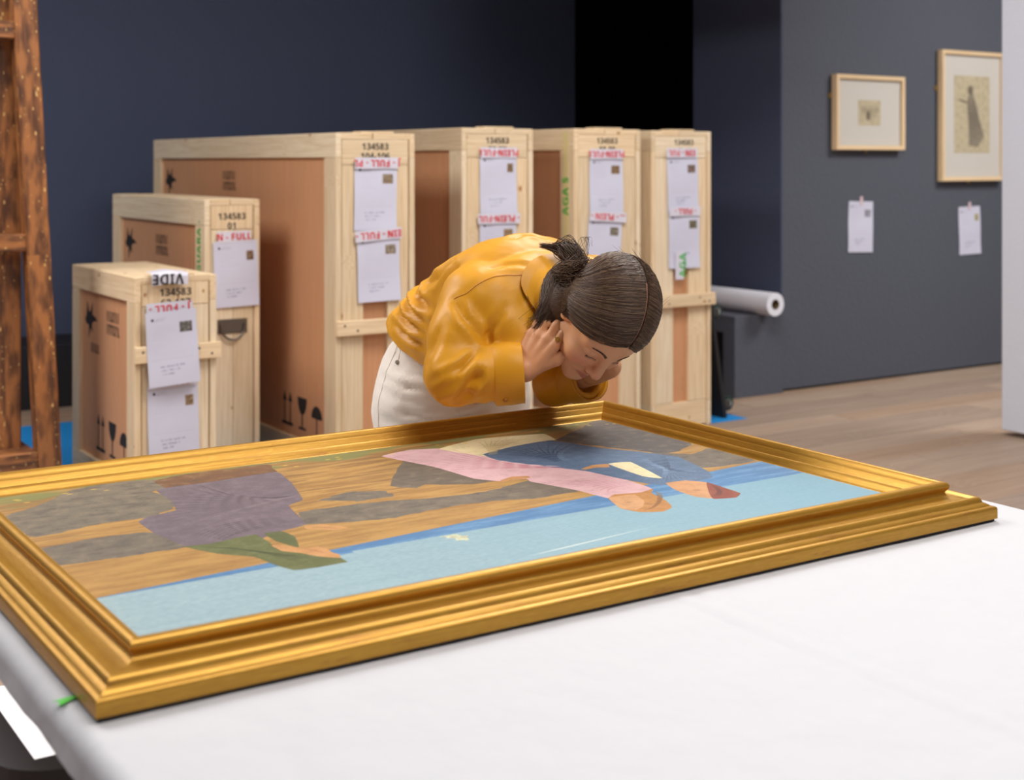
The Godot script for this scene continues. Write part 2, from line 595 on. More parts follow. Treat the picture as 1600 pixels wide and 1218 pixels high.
# ---------------------------------------------------------------- the gilt frame and its canvas
func moulding(a: Vector3, b: Vector3, outward: Vector3, up: Vector3, prof: Array, along := 1.2, across := 6.0) -> ArrayMesh:
	var d := (b - a).normalized()
	var g := G.new()
	var m := prof.size()
	var run := 0.0
	var cnt := maxi(2, int((b - a).length() / 0.1))
	for k in m - 1:
		var p: Vector2 = prof[k]
		var q: Vector2 = prof[k + 1]
		var e := (q - p)
		var nn := (outward * -e.y + up * e.x).normalized()
		if k == m - 2:
			nn = -up
		var seg := [nn, nn]
		for s in 2:     # soften towards neighbours that turn little
			var kk: int = k - 1 if s == 0 else k + 1
			if kk >= 0 and kk < m - 2:
				var e2: Vector2 = prof[kk + 1] - prof[kk]
				var n2 := (outward * -e2.y + up * e2.x).normalized()
				if n2.dot(nn) > 0.7:
					seg[s] = (nn + n2).normalized()
		if e.x < 0 and k != m - 2:
			seg[0] = -seg[0] if seg[0].dot(outward) < 0 and e.y < 0 else seg[0]
		var base := g.v.size()
		var rl := e.length()
		for c in cnt + 1:
			var f := float(c) / cnt
			var pa := (a - d * p.x).lerp(b + d * p.x, f) + outward * p.x + up * p.y
			var qa := (a - d * q.x).lerp(b + d * q.x, f) + outward * q.x + up * q.y
			g.put(pa, seg[0], Vector2(run * across, (pa - a).dot(d) * along))
			g.put(qa, seg[1], Vector2((run + rl) * across, (qa - a).dot(d) * along))
		for c in cnt:
			var o := base + c * 2
			g.tri(o, o + 1, o + 2)
			g.tri(o + 1, o + 3, o + 2)
		run += rl
	for e in [[a, -1.0], [b, 1.0]]:      # mitre faces
		var pts := PackedVector2Array()
		for k in m - 1:
			pts.append(prof[k])
		var idx := Geometry2D.triangulate_polygon(pts)
		var ks := []
		var nn: Vector3 = (d * e[1] - outward).normalized()
		for p in pts:
			ks.append(g.put(e[0] + d * e[1] * p.x + outward * p.x + up * p.y, nn))
		for j in range(0, idx.size(), 3):
			g.tri(ks[idx[j]], ks[idx[j + 1]], ks[idx[j + 2]])
	return g.mesh()

func frame_of(t: Node, lo: Vector2, hi: Vector2, basis: Basis, origin: Vector3, prof: Array, m: Material, called := "frame_rail", ac := 6.0) -> void:
	var c := [lo, Vector2(hi.x, lo.y), hi, Vector2(lo.x, hi.y)]
	var outs := [Vector2(0, -1), Vector2(1, 0), Vector2(0, 1), Vector2(-1, 0)]
	for k in 4:
		var a: Vector2 = c[k]
		var b: Vector2 = c[(k + 1) % 4]
		var o: Vector2 = outs[k]
		obj(called, moulding(origin + basis * Vector3(a.x, a.y, 0), origin + basis * Vector3(b.x, b.y, 0), basis * Vector3(o.x, o.y, 0), basis.z, prof, 1.2, ac), m, t)

func painting() -> void:
	var t := thing("framed_painting", "large gilt framed seaside painting lying face up on the white table", "painting", Vector3(1.2215, TABLE + 0.003, -2.063))
	# plane: x along the world x, y away from the viewer, z up
	var bs := Basis(Vector3.RIGHT, Vector3.FORWARD, Vector3.UP)
	var prof := []
	for p in [[-0.034, 0.026], [-0.030, 0.0275], [-0.0275, 0.033], [-0.023, 0.0395], [-0.0205, 0.0405], [-0.0195, 0.0385], [-0.0175, 0.0405], [-0.0130, 0.0495], [-0.0110, 0.0510], [-0.0100, 0.0492], [-0.0085, 0.0525], [-0.0045, 0.0600], [-0.001, 0.0618], [0.003, 0.0620], [0.007, 0.0607], [0.0100, 0.0580], [0.0112, 0.0545], [0.0100, 0.0505], [0.0070, 0.0465], [0.0055, 0.0435], [0.0062, 0.0405], [0.0095, 0.0378], [0.016, 0.0362], [0.026, 0.0354], [0.036, 0.0355], [0.0385, 0.0375], [0.042, 0.0385], [0.0455, 0.0375], [0.048, 0.034], [0.0495, 0.030], [0.053, 0.0285], [0.057, 0.0262], [0.0585, 0.0240], [0.064, 0.0235], [0.0665, 0.0215], [0.067, 0.018], [0.067, 0.003], [-0.034, 0.003]]:
		prof.append(Vector2(p[0], p[1]))
	frame_of(t, Vector2(-0.7085, -0.483), Vector2(0.7085, 0.483), bs, Vector3.ZERO, prof, M.gold)
	var g := G.new()
	var uvs := [Vector2(0, 1), Vector2(1, 1), Vector2(1, 0), Vector2(0, 0)]
	g.face([bs * Vector3(-CW / 2, -CH / 2, 0.0265), bs * Vector3(CW / 2, -CH / 2, 0.0265), bs * Vector3(CW / 2, CH / 2, 0.0265), bs * Vector3(-CW / 2, CH / 2, 0.0265)], Vector3.UP, uvs)
	g.box(Vector3(-CW / 2, 0.012, -CH / 2), Vector3(CW / 2, 0.026, CH / 2), 0.0)
	var cm := mat(Color(1, 1, 1), 0.62, 0.0, canvas_picture())
	obj("canvas", g.mesh(), cm, t)
	var pad_shade := mat(c8(40, 36, 44), 0.8)  # dark tone of the thin strips paints the shadow line beneath the frame
	var gp := G.new()
	for q in [[-0.772, -0.546, 0.772, -0.47], [-0.772, 0.47, 0.772, 0.546], [-0.772, -0.46, -0.70, 0.46], [0.70, -0.46, 0.772, 0.46]]:
		gp.box(Vector3(q[0], -0.0015, -q[3]), Vector3(q[2], 0.0032, -q[1]), 0.0)
	obj("shade_pads", gp.mesh(), pad_shade, t)

func canvas_picture() -> ImageTexture:
	var W := 1280
	var Hh := 852
	var n1 := noise(31, 0.02, 4)
	var n2 := noise(32, 0.12, 2)
	var n3 := noise(33, 0.006, 2)
	# p along the long side, q from the near edge (the painted sky) to the far edge (the painted foreground); row 0 is the far edge
	var tex := picture(W, Hh, func(x, y):
		var p := float(x) / W
		var q := 1.0 - float(y) / Hh
		var st := n1.get_noise_2d(x * 0.28, y * 1.9)
		var fi := n2.get_noise_2d(x * 0.5, y * 2.0)
		var horizon := 0.272 + 0.018 * p if p < 0.29 else 0.287 + 0.0
		var sea_far := 0.296 + 0.06 * p
		sea_far = 0.274 + 0.145 * p
		if q < horizon:
			return c8(134, 160, 168).lerp(c8(154, 177, 182), clampf(0.5 + fi * 0.8 + st * 0.4, 0.0, 1.0)).lerp(c8(104, 148, 168), clampf(p * 0.9 - 0.15, 0, 0.75))
		if q < sea_far:
			return c8(70, 114, 156).lerp(c8(98, 140, 176), clampf(0.3 + st * 1.2 + fi * 0.4, 0.0, 1.0))
		var sand := c8(174, 134, 72).lerp(c8(148, 108, 54), clampf(0.35 + st * 1.1 + fi * 0.35, 0.0, 1.0))
		if q > 0.5:
			var streak := n1.get_noise_2d(x * 0.22 + 500.0, y * 3.5)
			sand = sand.lerp(c8(120, 86, 48), clampf((streak - 0.18) * 2.2, 0.0, 0.7))
		sand = sand.lerp(c8(112, 84, 50), clampf((q - 0.62) * 1.3, 0.0, 0.45) * clampf(0.5 + st + n3.get_noise_2d(x * 0.5, y) * 1.2, 0.0, 1.0))
		var moss := clampf((q - 0.93 + n3.get_noise_2d(x, y * 2.0) * 0.10) * 14.0, 0.0, 0.75)
		return sand.lerp(c8(108, 118, 66), moss))
	var im := tex.get_image()
	var rock := c8(108, 98, 84)
	var shapes := [
		[c8(112, 102, 86), [[0.0, 0.70], [0.011, 0.667], [0.084, 0.696], [0.142, 0.692], [0.181, 0.72], [0.205, 0.784], [0.197, 0.884], [0.22, 0.9], [0.222, 0.98], [0.175, 1.0], [0.11, 0.985], [0.035, 0.876], [0.0, 0.85]], 0.0],
		[rock, [[0.0, 0.59], [0.074, 0.606], [0.13, 0.59], [0.16, 0.47], [0.103, 0.464], [0.0, 0.478]], 0.0],
		[rock, [[0.297, 0.486], [0.31, 0.575], [0.394, 0.567], [0.511, 0.525], [0.578, 0.52], [0.654, 0.551], [0.70, 0.50], [0.72, 0.43], [0.663, 0.415], [0.594, 0.418], [0.55, 0.445], [0.473, 0.454], [0.40, 0.44], [0.356, 0.454]], 0.0],
		[c8(100, 88, 74), [[0.474, 0.662], [0.567, 0.86], [0.60, 0.79], [0.64, 0.60], [0.58, 0.58], [0.514, 0.636], [0.501, 0.616]], 0.0],
		[rock, [[0.36, 0.631], [0.413, 0.665], [0.454, 0.631], [0.451, 0.583], [0.402, 0.59]], 0.0],
		[c8(88, 82, 78), [[0.836, 0.853], [0.908, 0.919], [1.0, 1.0], [1.0, 0.651], [0.915, 0.589], [0.876, 0.72]], 0.0],
		[rock, [[0.90, 0.622], [0.947, 0.56], [1.0, 0.585], [1.0, 0.43], [0.90, 0.44]], 0.0],
		[c8(110, 74, 46), [[0.223, 0.977], [0.277, 0.993], [0.391, 0.983], [0.374, 0.90], [0.285, 0.89], [0.215, 0.89]], 0.0],
		[c8(106, 92, 98), [[0.209, 0.898], [0.281, 0.899], [0.374, 0.911], [0.381, 0.897], [0.37, 0.798], [0.344, 0.658], [0.315, 0.628], [0.296, 0.487], [0.25, 0.466], [0.212, 0.43], [0.176, 0.442], [0.142, 0.471], [0.13, 0.584], [0.131, 0.671], [0.149, 0.697], [0.188, 0.714], [0.2, 0.789], [0.201, 0.88]], 1.0],
		[c8(88, 92, 50), [[0.238, 0.473], [0.259, 0.467], [0.262, 0.423], [0.247, 0.357], [0.236, 0.416]], 0.5],
		[c8(94, 98, 54), [[0.14, 0.469], [0.17, 0.462], [0.208, 0.473], [0.227, 0.474], [0.228, 0.415], [0.226, 0.402], [0.23, 0.357], [0.247, 0.322], [0.267, 0.275], [0.268, 0.235], [0.235, 0.234], [0.207, 0.241], [0.197, 0.288], [0.191, 0.346], [0.161, 0.398]], 0.5],
		[c8(190, 138, 84), [[0.225, 0.395], [0.236, 0.381], [0.253, 0.343], [0.266, 0.345], [0.272, 0.325], [0.270, 0.30], [0.273, 0.28], [0.268, 0.262], [0.251, 0.29], [0.24, 0.324], [0.226, 0.352]], 0.3],
		[c8(190, 140, 84), [[0.291, 0.476], [0.31, 0.473], [0.327, 0.446], [0.332, 0.421], [0.312, 0.425], [0.289, 0.458]], 0.3],
		[c8(204, 164, 166), [[0.553, 0.923], [0.61, 0.948], [0.655, 0.92], [0.682, 0.804], [0.72, 0.649], [0.749, 0.555], [0.764, 0.484], [0.762, 0.364], [0.752, 0.336], [0.714, 0.324], [0.68, 0.339], [0.671, 0.429], [0.648, 0.537], [0.652, 0.566], [0.613, 0.578], [0.592, 0.626], [0.583, 0.763]], 1.0],
		[c8(222, 206, 160), [[0.65, 0.92], [0.734, 0.965], [0.798, 0.953], [0.85, 0.93], [0.839, 0.859], [0.799, 0.852], [0.722, 0.779], [0.682, 0.79]], 0.8],
		[c8(84, 106, 132), [[0.686, 0.815], [0.753, 0.849], [0.83, 0.859], [0.862, 0.723], [0.894, 0.642], [0.919, 0.553], [0.893, 0.413], [0.873, 0.362], [0.847, 0.354], [0.79, 0.363], [0.773, 0.394], [0.759, 0.474], [0.749, 0.555], [0.711, 0.652], [0.683, 0.74]], 1.0],
		[c8(220, 206, 164), [[0.803, 0.583], [0.838, 0.571], [0.811, 0.413], [0.796, 0.450]], 0.3],
		[c8(184, 132, 82), [[0.751, 0.575], [0.779, 0.592], [0.802, 0.584], [0.792, 0.556], [0.773, 0.568], [0.754, 0.565]], 0.2],
		[c8(184, 132, 82), [[0.617, 0.581], [0.642, 0.597], [0.663, 0.583], [0.659, 0.567], [0.632, 0.573], [0.615, 0.569]], 0.2],
		[c8(172, 118, 56), [[0.68, 0.339], [0.699, 0.357], [0.734, 0.341], [0.761, 0.352], [0.744, 0.325], [0.734, 0.262], [0.719, 0.217], [0.695, 0.201], [0.67, 0.221], [0.661, 0.263], [0.671, 0.306]], 0.4],
		[c8(194, 144, 96), [[0.682, 0.343], [0.72, 0.336], [0.71, 0.285], [0.69, 0.252], [0.672, 0.239], [0.662, 0.268]], 0.2],
		[c8(190, 138, 92), [[0.797, 0.376], [0.829, 0.372], [0.846, 0.334], [0.823, 0.279], [0.792, 0.228], [0.78, 0.258], [0.782, 0.319]], 0.2],
		[c8(128, 58, 36), [[0.846, 0.334], [0.845, 0.282], [0.842, 0.228], [0.821, 0.206], [0.792, 0.222], [0.81, 0.266]], 0.4],
		[c8(196, 200, 170), [[0.405, 0.282], [0.426, 0.28], [0.431, 0.262], [0.42, 0.232]], 0.0],
	]
	for s in shapes:
		var poly := PackedVector2Array()
		for p in s[1]:
			poly.append(Vector2(p[0] * W, (1.0 - p[1]) * Hh))
		fill_poly(im, rounded(poly) if s[2] > 0.1 else ragged(poly), s[0], s[2], n1, n2)
	# drapery folds as thin strokes, faces, blossoms and cloud streaks
	var dk := c8(72, 60, 68)
	var lt := c8(134, 118, 122)
	for k in 13:      # robe: folds fan out from the knee, and hang from the arm
		var f := k / 12.0
		curve(im, Vector2(0.345 - 0.02 * f, 0.70), Vector2(0.27, 0.70 + 0.05 * (f - 0.5)), Vector2(lerpf(0.16, 0.26, f * f), lerpf(0.62, 0.885, f)), dk, 2.6)
		curve(im, Vector2(0.345 - 0.02 * f, 0.69), Vector2(0.27, 0.69 + 0.05 * (f - 0.5)), Vector2(lerpf(0.16, 0.27, f * f), lerpf(0.60, 0.875, f)), lt, 2.0)
	for k in 7:
		var f := k / 6.0
		curve(im, Vector2(0.285, 0.55 - 0.03 * f), Vector2(0.22 - 0.02 * f, 0.60 - 0.09 * f), Vector2(0.165 + 0.02 * f, 0.53 - 0.06 * f), dk, 2.4)
		curve(im, Vector2(0.29, 0.57 - 0.03 * f), Vector2(0.23 - 0.02 * f, 0.62 - 0.09 * f), Vector2(0.175 + 0.02 * f, 0.55 - 0.06 * f), lt, 1.8)
	for k in 9:
		var f := k / 8.0
		curve(im, Vector2(0.735, 0.60), Vector2(0.66, 0.68 + 0.03 * f), Vector2(0.565 + 0.10 * f, lerpf(0.74, 0.90, f)), c8(186, 126, 136), 2.4)
		curve(im, Vector2(0.735, 0.62), Vector2(0.66, 0.70 + 0.03 * f), Vector2(0.572 + 0.10 * f, lerpf(0.76, 0.905, f)), c8(230, 190, 190), 2.0)
		curve(im, Vector2(0.755, 0.48 - 0.08 * f), Vector2(0.71, 0.46 - 0.04 * f), Vector2(0.665 + 0.03 * f, 0.54 - 0.17 * f), c8(190, 130, 140), 2.0)
		curve(im, Vector2(0.745 + 0.015 * f, 0.66), Vector2(0.76, 0.74), Vector2(0.70 + 0.15 * f, 0.80 + 0.04 * sin(f * PI)), c8(56, 76, 102), 2.6)
		curve(im, Vector2(0.755 + 0.015 * f, 0.66), Vector2(0.77, 0.74), Vector2(0.715 + 0.15 * f, 0.80 + 0.04 * sin(f * PI)), c8(110, 134, 160), 2.0)
		curve(im, Vector2(0.905 - 0.03 * f, 0.58), Vector2(0.87 - 0.03 * f, 0.48), Vector2(0.80 + 0.08 * f, 0.385), c8(58, 78, 104), 2.4)
		curve(im, Vector2(0.895 - 0.03 * f, 0.58), Vector2(0.86 - 0.03 * f, 0.48), Vector2(0.79 + 0.08 * f, 0.385), c8(112, 136, 160), 1.8)
		curve(im, Vector2(0.69 + 0.015 * f, 0.80), Vector2(0.72, 0.87), Vector2(0.73 + 0.11 * f, 0.955 - 0.03 * f), c8(192, 172, 120), 2.0)
	for k in 6:
		var f := k / 5.0
		curve(im, Vector2(0.15 + 0.03 * f, 0.455 - 0.03 * f), Vector2(0.21, 0.40 - 0.05 * f), Vector2(0.225 + 0.03 * f, 0.25 + 0.02 * f), c8(66, 72, 36), 2.2)
	for k in 26:
		var x := rng.randf_range(0.0, 1.0)
		var y := rng.randf_range(0.93, 0.985)
		if x > 0.2 and x < 0.39:
			continue
		stroke(im, Vector2(x, y), Vector2(x + 0.008, y), c8(222, 184, 70), 3.0)
	for k in 8:
		var f := k / 7.0
		stroke(im, Vector2(0.44 + 0.05 * f, 0.098 + 0.005 * f), Vector2(0.52 + 0.12 * f, 0.112 + 0.018 * f), c8(206, 214, 206), 1.5)
	# faces: brow, eye, nose and mouth as small strokes; hair waves
	for e in [[0.684, 0.300], [0.700, 0.268], [0.800, 0.300], [0.815, 0.262]]:
		stroke(im, Vector2(e[0], e[1]), Vector2(e[0] + 0.007, e[1] - 0.014), c8(90, 54, 34), 2.0)
		stroke(im, Vector2(e[0] + 0.005, e[1] + 0.004), Vector2(e[0] + 0.012, e[1] - 0.012), c8(120, 76, 48), 1.6)
	for e in [[0.682, 0.275], [0.798, 0.275]]:
		stroke(im, Vector2(e[0], e[1]), Vector2(e[0] - 0.012, e[1] + 0.018), c8(150, 98, 62), 1.6)
		stroke(im, Vector2(e[0] - 0.012, e[1] + 0.040), Vector2(e[0] - 0.004, e[1] + 0.030), c8(160, 80, 60), 1.8)
	for k in 7:
		var f := k / 6.0
		curve(im, Vector2(0.675 + 0.02 * f, 0.225 + 0.005 * f), Vector2(0.72 + 0.01 * f, 0.24 + 0.02 * f), Vector2(0.755, 0.335 - 0.02 * f), c8(128, 82, 38), 1.8)
		curve(im, Vector2(0.80 + 0.006 * f, 0.235 + 0.012 * f), Vector2(0.825 + 0.004 * f, 0.235 + 0.02 * f), Vector2(0.842, 0.30 + 0.02 * f), c8(92, 40, 26), 1.8)
	for k in 4:
		stroke(im, Vector2(0.295 + 0.004 * k, 0.466 - 0.006 * k), Vector2(0.325, 0.434 - 0.006 * k), c8(140, 92, 50), 1.2)
		stroke(im, Vector2(0.236 + 0.006 * k, 0.368 - 0.012 * k), Vector2(0.262 + 0.001 * k, 0.330 - 0.012 * k), c8(150, 98, 58), 1.4)
	return ImageTexture.create_from_image(im)

func rounded(poly: PackedVector2Array) -> PackedVector2Array:      # closed smooth curve through the points
	var o := PackedVector2Array()
	var m := poly.size()
	for k in m:
		for j in 6:
			o.append(poly[k].cubic_interpolate(poly[(k + 1) % m], poly[(k + m - 1) % m], poly[(k + 2) % m], j / 6.0).lerp(poly[k].lerp(poly[(k + 1) % m], j / 6.0), 0.7))
	return o

func ragged(poly: PackedVector2Array) -> PackedVector2Array:      # rocky outline
	var o := PackedVector2Array()
	var r := RandomNumberGenerator.new()
	r.seed = int(poly[0].x * 7.0 + poly[1].y)
	for p in rounded(poly):
		o.append(p + Vector2(r.randf_range(-5, 5), r.randf_range(-3, 3)))
	return o

func fill_poly(im: Image, poly: PackedVector2Array, col: Color, cloth: float, n1: FastNoiseLite, n2: FastNoiseLite) -> void:
	var lo := poly[0]
	var hi := poly[0]
	for p in poly:
		lo = lo.min(p)
		hi = hi.max(p)
	for y in range(maxi(0, int(lo.y)), mini(im.get_height(), int(hi.y) + 1)):
		var cuts := []
		for k in poly.size():
			var a := poly[k]
			var b := poly[(k + 1) % poly.size()]
			if (a.y <= y) != (b.y <= y):
				cuts.append(a.x + (y - a.y) / (b.y - a.y) * (b.x - a.x))
		cuts.sort()
		for k in range(0, cuts.size() - 1, 2):
			for x in range(maxi(0, int(cuts[k])), mini(im.get_width(), int(cuts[k + 1]) + 1)):
				var a := n1.get_noise_2d(x * 1.1 + 90.0, y * 1.3)
				var b := n2.get_noise_2d(x, y)
				var q := col
				if cloth < 0.1:
					var e := n1.get_noise_2d(x * 0.5, y * 2.6)
					q = col.lerp(c8(140, 126, 102), clampf((a - 0.1) * 0.9 + b * 0.25, 0.0, 0.4)).lerp(c8(74, 68, 62), clampf((-a - 0.1) * 0.8 - e * 0.6 + b * 0.3, 0.0, 0.45))
				else:
					q = col.lightened(clampf(a * 0.10 + b * 0.05, 0.0, 0.2)).darkened(clampf(-a * 0.10 - b * 0.05, 0.0, 0.2))
				im.set_pixel(x, y, q)

func curve(im: Image, a: Vector2, b: Vector2, c: Vector2, col: Color, width: float) -> void:
	var last := a
	for k in range(1, 9):
		var f := k / 8.0
		var p := a.lerp(b, f).lerp(b.lerp(c, f), f)
		stroke(im, last, p, col, width * (0.5 + 0.8 * sin(PI * (f - 0.06))))
		last = p

func stroke(im: Image, a: Vector2, b: Vector2, col: Color, width: float) -> void:
	var A := Vector2(a.x * im.get_width(), (1.0 - a.y) * im.get_height())
	var B := Vector2(b.x * im.get_width(), (1.0 - b.y) * im.get_height())
	var n := int((B - A).length()) + 1
	for k in n + 1:
		var f := float(k) / n
		var p := A.lerp(B, f)
		var r := width * (0.35 + 0.65 * sin(PI * clampf(f, 0.03, 0.97)))
		for y in range(int(p.y - r), int(p.y + r) + 1):
			for x in range(int(p.x - r), int(p.x + r) + 1):
				if x >= 0 and y >= 0 and x < im.get_width() and y < im.get_height():
					var d := Vector2(x, y).distance_to(p)
					if d < r:
						im.set_pixel(x, y, im.get_pixel(x, y).lerp(col, 0.2))

# ---------------------------------------------------------------- crates
const BIRD := [[0, 0.5], [0.12, 0.62], [0.2, 0.95], [0.32, 0.7], [0.45, 0.72], [0.62, 0.95], [0.6, 0.65], [0.85, 0.6], [1.0, 0.52], [0.7, 0.5], [0.55, 0.42], [0.62, 0.22], [0.45, 0.33], [0.3, 0.05], [0.3, 0.38], [0.1, 0.4]]

func pts2(a: Array, s: float, o := Vector2()) -> Array:
	var r := []
	for p in a:
		r.append(Vector2(p[0], p[1]) * s + o)
	return r

func rect2(x: float, y: float, w: float, h: float) -> Array:
	return [Vector2(x, y), Vector2(x + w, y), Vector2(x + w, y + h), Vector2(x, y + h)]

func fan2(c: Vector2, r: float, a0: float, a1: float, squash := 1.0) -> Array:
	var p := []
	for k in 13:
		var a := lerpf(a0, a1, k / 12.0)
		p.append(c + Vector2(cos(a), sin(a) * squash) * r)
	return p

func handling_marks(s: float) -> Array:     # [name, polygons, place]: two arrows over a bar, a glass, an umbrella
	var arrow := [Vector2(-0.035, 0.09), Vector2(-0.03, 0.72), Vector2(-0.14, 0.72), Vector2(0, 1.0), Vector2(0.14, 0.72), Vector2(0.03, 0.72), Vector2(0.035, 0.09), Vector2(0.19, 0.09), Vector2(0.19, 0.0), Vector2(-0.19, 0.0), Vector2(-0.19, 0.09)]
	var glass := [Vector2(-0.25, 0), Vector2(-0.25, 0.07), Vector2(-0.04, 0.07), Vector2(-0.04, 0.45)]
	for k in 9:
		var a := PI * 1.42 - k / 8.0 * PI * 0.42
		glass.append(Vector2(cos(a) * 0.32, 0.95 + sin(a) * 0.50))
	for k in 9:
		var a := TAU - k / 8.0 * PI * 0.42
		glass.append(Vector2(cos(a) * 0.32, 0.95 + sin(a) * 0.50))
	glass.append_array([Vector2(0.04, 0.45), Vector2(0.04, 0.07), Vector2(0.25, 0.07), Vector2(0.25, 0)])
	var umb := [Vector2(-0.03, 0.0), Vector2(-0.03, 0.46)]
	for k in 13:
		var a := PI - k / 12.0 * PI
		umb.append(Vector2(cos(a) * 0.36, 0.48 + sin(a) * 0.36))
	umb.append_array([Vector2(0.03, 0.46), Vector2(0.03, 0.0)])
	var r := []
	for q in [["arrow_symbol", arrow, 0.0], ["arrow_symbol", arrow, 0.40], ["glass_symbol", glass, 1.25], ["umbrella_symbol", umb, 2.25]]:
		var poly := []
		for p in q[1]:
			poly.append(p * s)
		r.append([q[0], poly, q[2] * s])
	return r

func block_marks(w: float, h: float, rows: int, seed_: int) -> Array:     # illegible stencilled block of letters
	var r := RandomNumberGenerator.new()
	r.seed = seed_
	var out := []
	for j in rows:
		var x := 0.0
		while x < w - 0.012:
			var cw := r.randf_range(0.012, 0.02)
			var y0 := h - (j + 1) * h / rows
			out.append(rect2(x, y0, cw * 0.4, h / rows * 0.8))
			if r.randf() < 0.7:
				out.append(rect2(x + cw * 0.4, y0 + (h / rows * 0.6 if r.randf() < 0.5 else 0.0), cw * 0.4, h / rows * 0.2))
			x += cw + 0.004
	return out

func crate(label: String, u0: float, v0: float, W: float, L: float, Hh: float, o: Dictionary) -> Node3D:
	var t := thing("shipping_crate", label, "crate", Vector3(u0, 0, -v0), 0.0, "pale wooden shipping crates in a row")
	var th := 0.026      # thickness of the frame boards on the long sides
	var rail: float = o.get("rail", 0.11)
	var st: float = o.get("stile", 0.12)
	var foot := 0.0
	# body inside
	obj("body", block(Vector3(th + 0.003, 0.05, -L + 0.03), Vector3(W - th - 0.003, Hh - 0.03, -0.03)), M.ply, t)
	for s in 2:
		var xa := 0.0 if s == 0 else W - th
		var xb := th if s == 0 else W
		var xi := th - 0.008 if s == 0 else W - th
		obj("side_panel", board(Vector3(xi, foot + 0.04, -L + 0.04), Vector3(xi + 0.008, Hh - 0.04, -0.04), 1, 0.0), M.ply, t)
		obj("side_rail", board(Vector3(xa, Hh - rail, -L), Vector3(xb, Hh - 0.004, 0), 2), pine(), t)
		obj("side_rail", board(Vector3(xa, foot, -L), Vector3(xb, foot + rail + 0.02, 0), 2), pine(), t)
		obj("side_stile", board(Vector3(xa, foot + rail + 0.021, -st), Vector3(xb, Hh - rail - 0.001, 0)), pine(), t)
		obj("side_stile", board(Vector3(xa, foot + rail + 0.021, -L), Vector3(xb, Hh - rail - 0.001, -L + st)), pine(), t)
		var mid := 1 if L > 1.2 else 0
		for k in mid:
			if s == 1:
				obj("side_stile", board(Vector3(xa, foot + rail + 0.021, -L / 2 - 0.05), Vector3(xb, Hh - rail - 0.001, -L / 2 + 0.05)), pine(), t)
	# front end, between the side frames
	var x0 := th + 0.004
	var x1 := W - th - 0.004
	var ws: float = o.get("end_stile", 0.1)
	if o.get("solid", false):
		obj("end_board", board(Vector3(x0, Hh - rail * 1.15, -0.028), Vector3(x1, Hh - 0.03, -0.006)), pine(), t)
		var half := (x1 - x0) * 0.52
		obj("end_board", board(Vector3(x0, 0.01, -0.028), Vector3(x0 + half, Hh - rail * 1.15 - 0.002, -0.006)), pine(), t)
		obj("end_board", board(Vector3(x0 + half + 0.0015, 0.01, -0.028), Vector3(x1, Hh - rail * 1.15 - 0.002, -0.0065)), pine(), t)
	else:
		obj("end_panel", board(Vector3(x0, 0.03, -0.036), Vector3(x1, Hh - 0.05, -0.026), 1, 0.0), M.ply, t)
		for s in 2:
			var a := x0 if s == 0 else x1 - ws
			obj("end_stile", board(Vector3(a, 0.14, -0.026), Vector3(a + ws, Hh - rail * 1.3 - 0.002, -0.006)), pine(), t)
		obj("end_rail", board(Vector3(x0, Hh - rail * 1.3, -0.026), Vector3(x1, Hh - 0.03, -0.006), 0), pine(), t)
		obj("end_rail", board(Vector3(x0, 0.01, -0.026), Vector3(x1, 0.138, -0.006), 0), pine(), t)
	obj("lid_board", board(Vector3(th * 0.3, Hh - 0.03, -L + 0.02), Vector3(W * 0.46, Hh - 0.002, -0.004), 2), pine(), t)
	obj("lid_board", board(Vector3(W * 0.47, Hh - 0.03, -L + 0.02), Vector3(W - th * 0.3, Hh - 0.003, -0.005), 2), pine(), t)
	obj("back_board", board(Vector3(th, 0.02, -L + 0.004), Vector3(W - th, Hh - 0.03, -L + 0.026)), pine(), t)
	if o.has("batten"):
		var bh: float = o.batten
		var b := obj("batten", board(Vector3(-0.004, bh - 0.032, 0.0005), Vector3(W + 0.014, bh + 0.032, 0.024), 0), pine(), t)
		for k in 4:
			var g := G.new()
			g.tube([Vector3(W * [0.08, 0.24, 0.76, 0.92][k], bh + [0.012, -0.012, 0.012, -0.012][k], 0.023), Vector3(W * [0.08, 0.24, 0.76, 0.92][k], bh + [0.012, -0.012, 0.012, -0.012][k], 0.0262)], [0.005, 0.0045], 8)
			obj("screw", g.mesh(), M.screw, b)
	if o.has("cap"):
		obj("lid_block", board(Vector3(W * 0.32, Hh - 0.002, -0.09), Vector3(W * 0.74, Hh + 0.006, -0.012), 0), M.pine1, t)
	# stencils
	var y: float = Hh - o.get("number_drop", 0.062)
	for line in o.number:
		var w := obj("stencilled_number", words(line, 0.029), M.ink, t)
		w.position = Vector3(W * o.get("number_at", 0.5), y, -0.0055)
		y -= 0.043
	if o.get("marks", false):
		var left := facing(Vector3(0, 0, 1), Vector3.UP)
		var px := th - 0.0085
		var top := Hh - rail
		var b := obj("bird_emblem", flat([pts2(BIRD, 0.18)]), M.ink, t)
		b.transform = Transform3D(left, Vector3(px, top - 0.22, -L + st + 0.04))
		b = obj("stencilled_mark", flat(block_marks(0.12, 0.05, 1, 5)), M.ink, t)
		b.transform = Transform3D(left, Vector3(px, top - 0.265, -L + st + 0.13))
		b = obj("stencilled_mark", flat(block_marks(0.17, 0.11, 2, 6)), M.ink, t)
		b.transform = Transform3D(left, Vector3(px, top - 0.165, -L + st + 0.10 + (L - 2 * st) * 0.38))
		for q in handling_marks(0.155):
			b = obj(q[0], flat([q[1]]), M.ink, t)
			b.transform = Transform3D(left, Vector3(px, foot + rail + 0.06, -st - minf(0.46, L * 0.5) + q[2]))
	return t

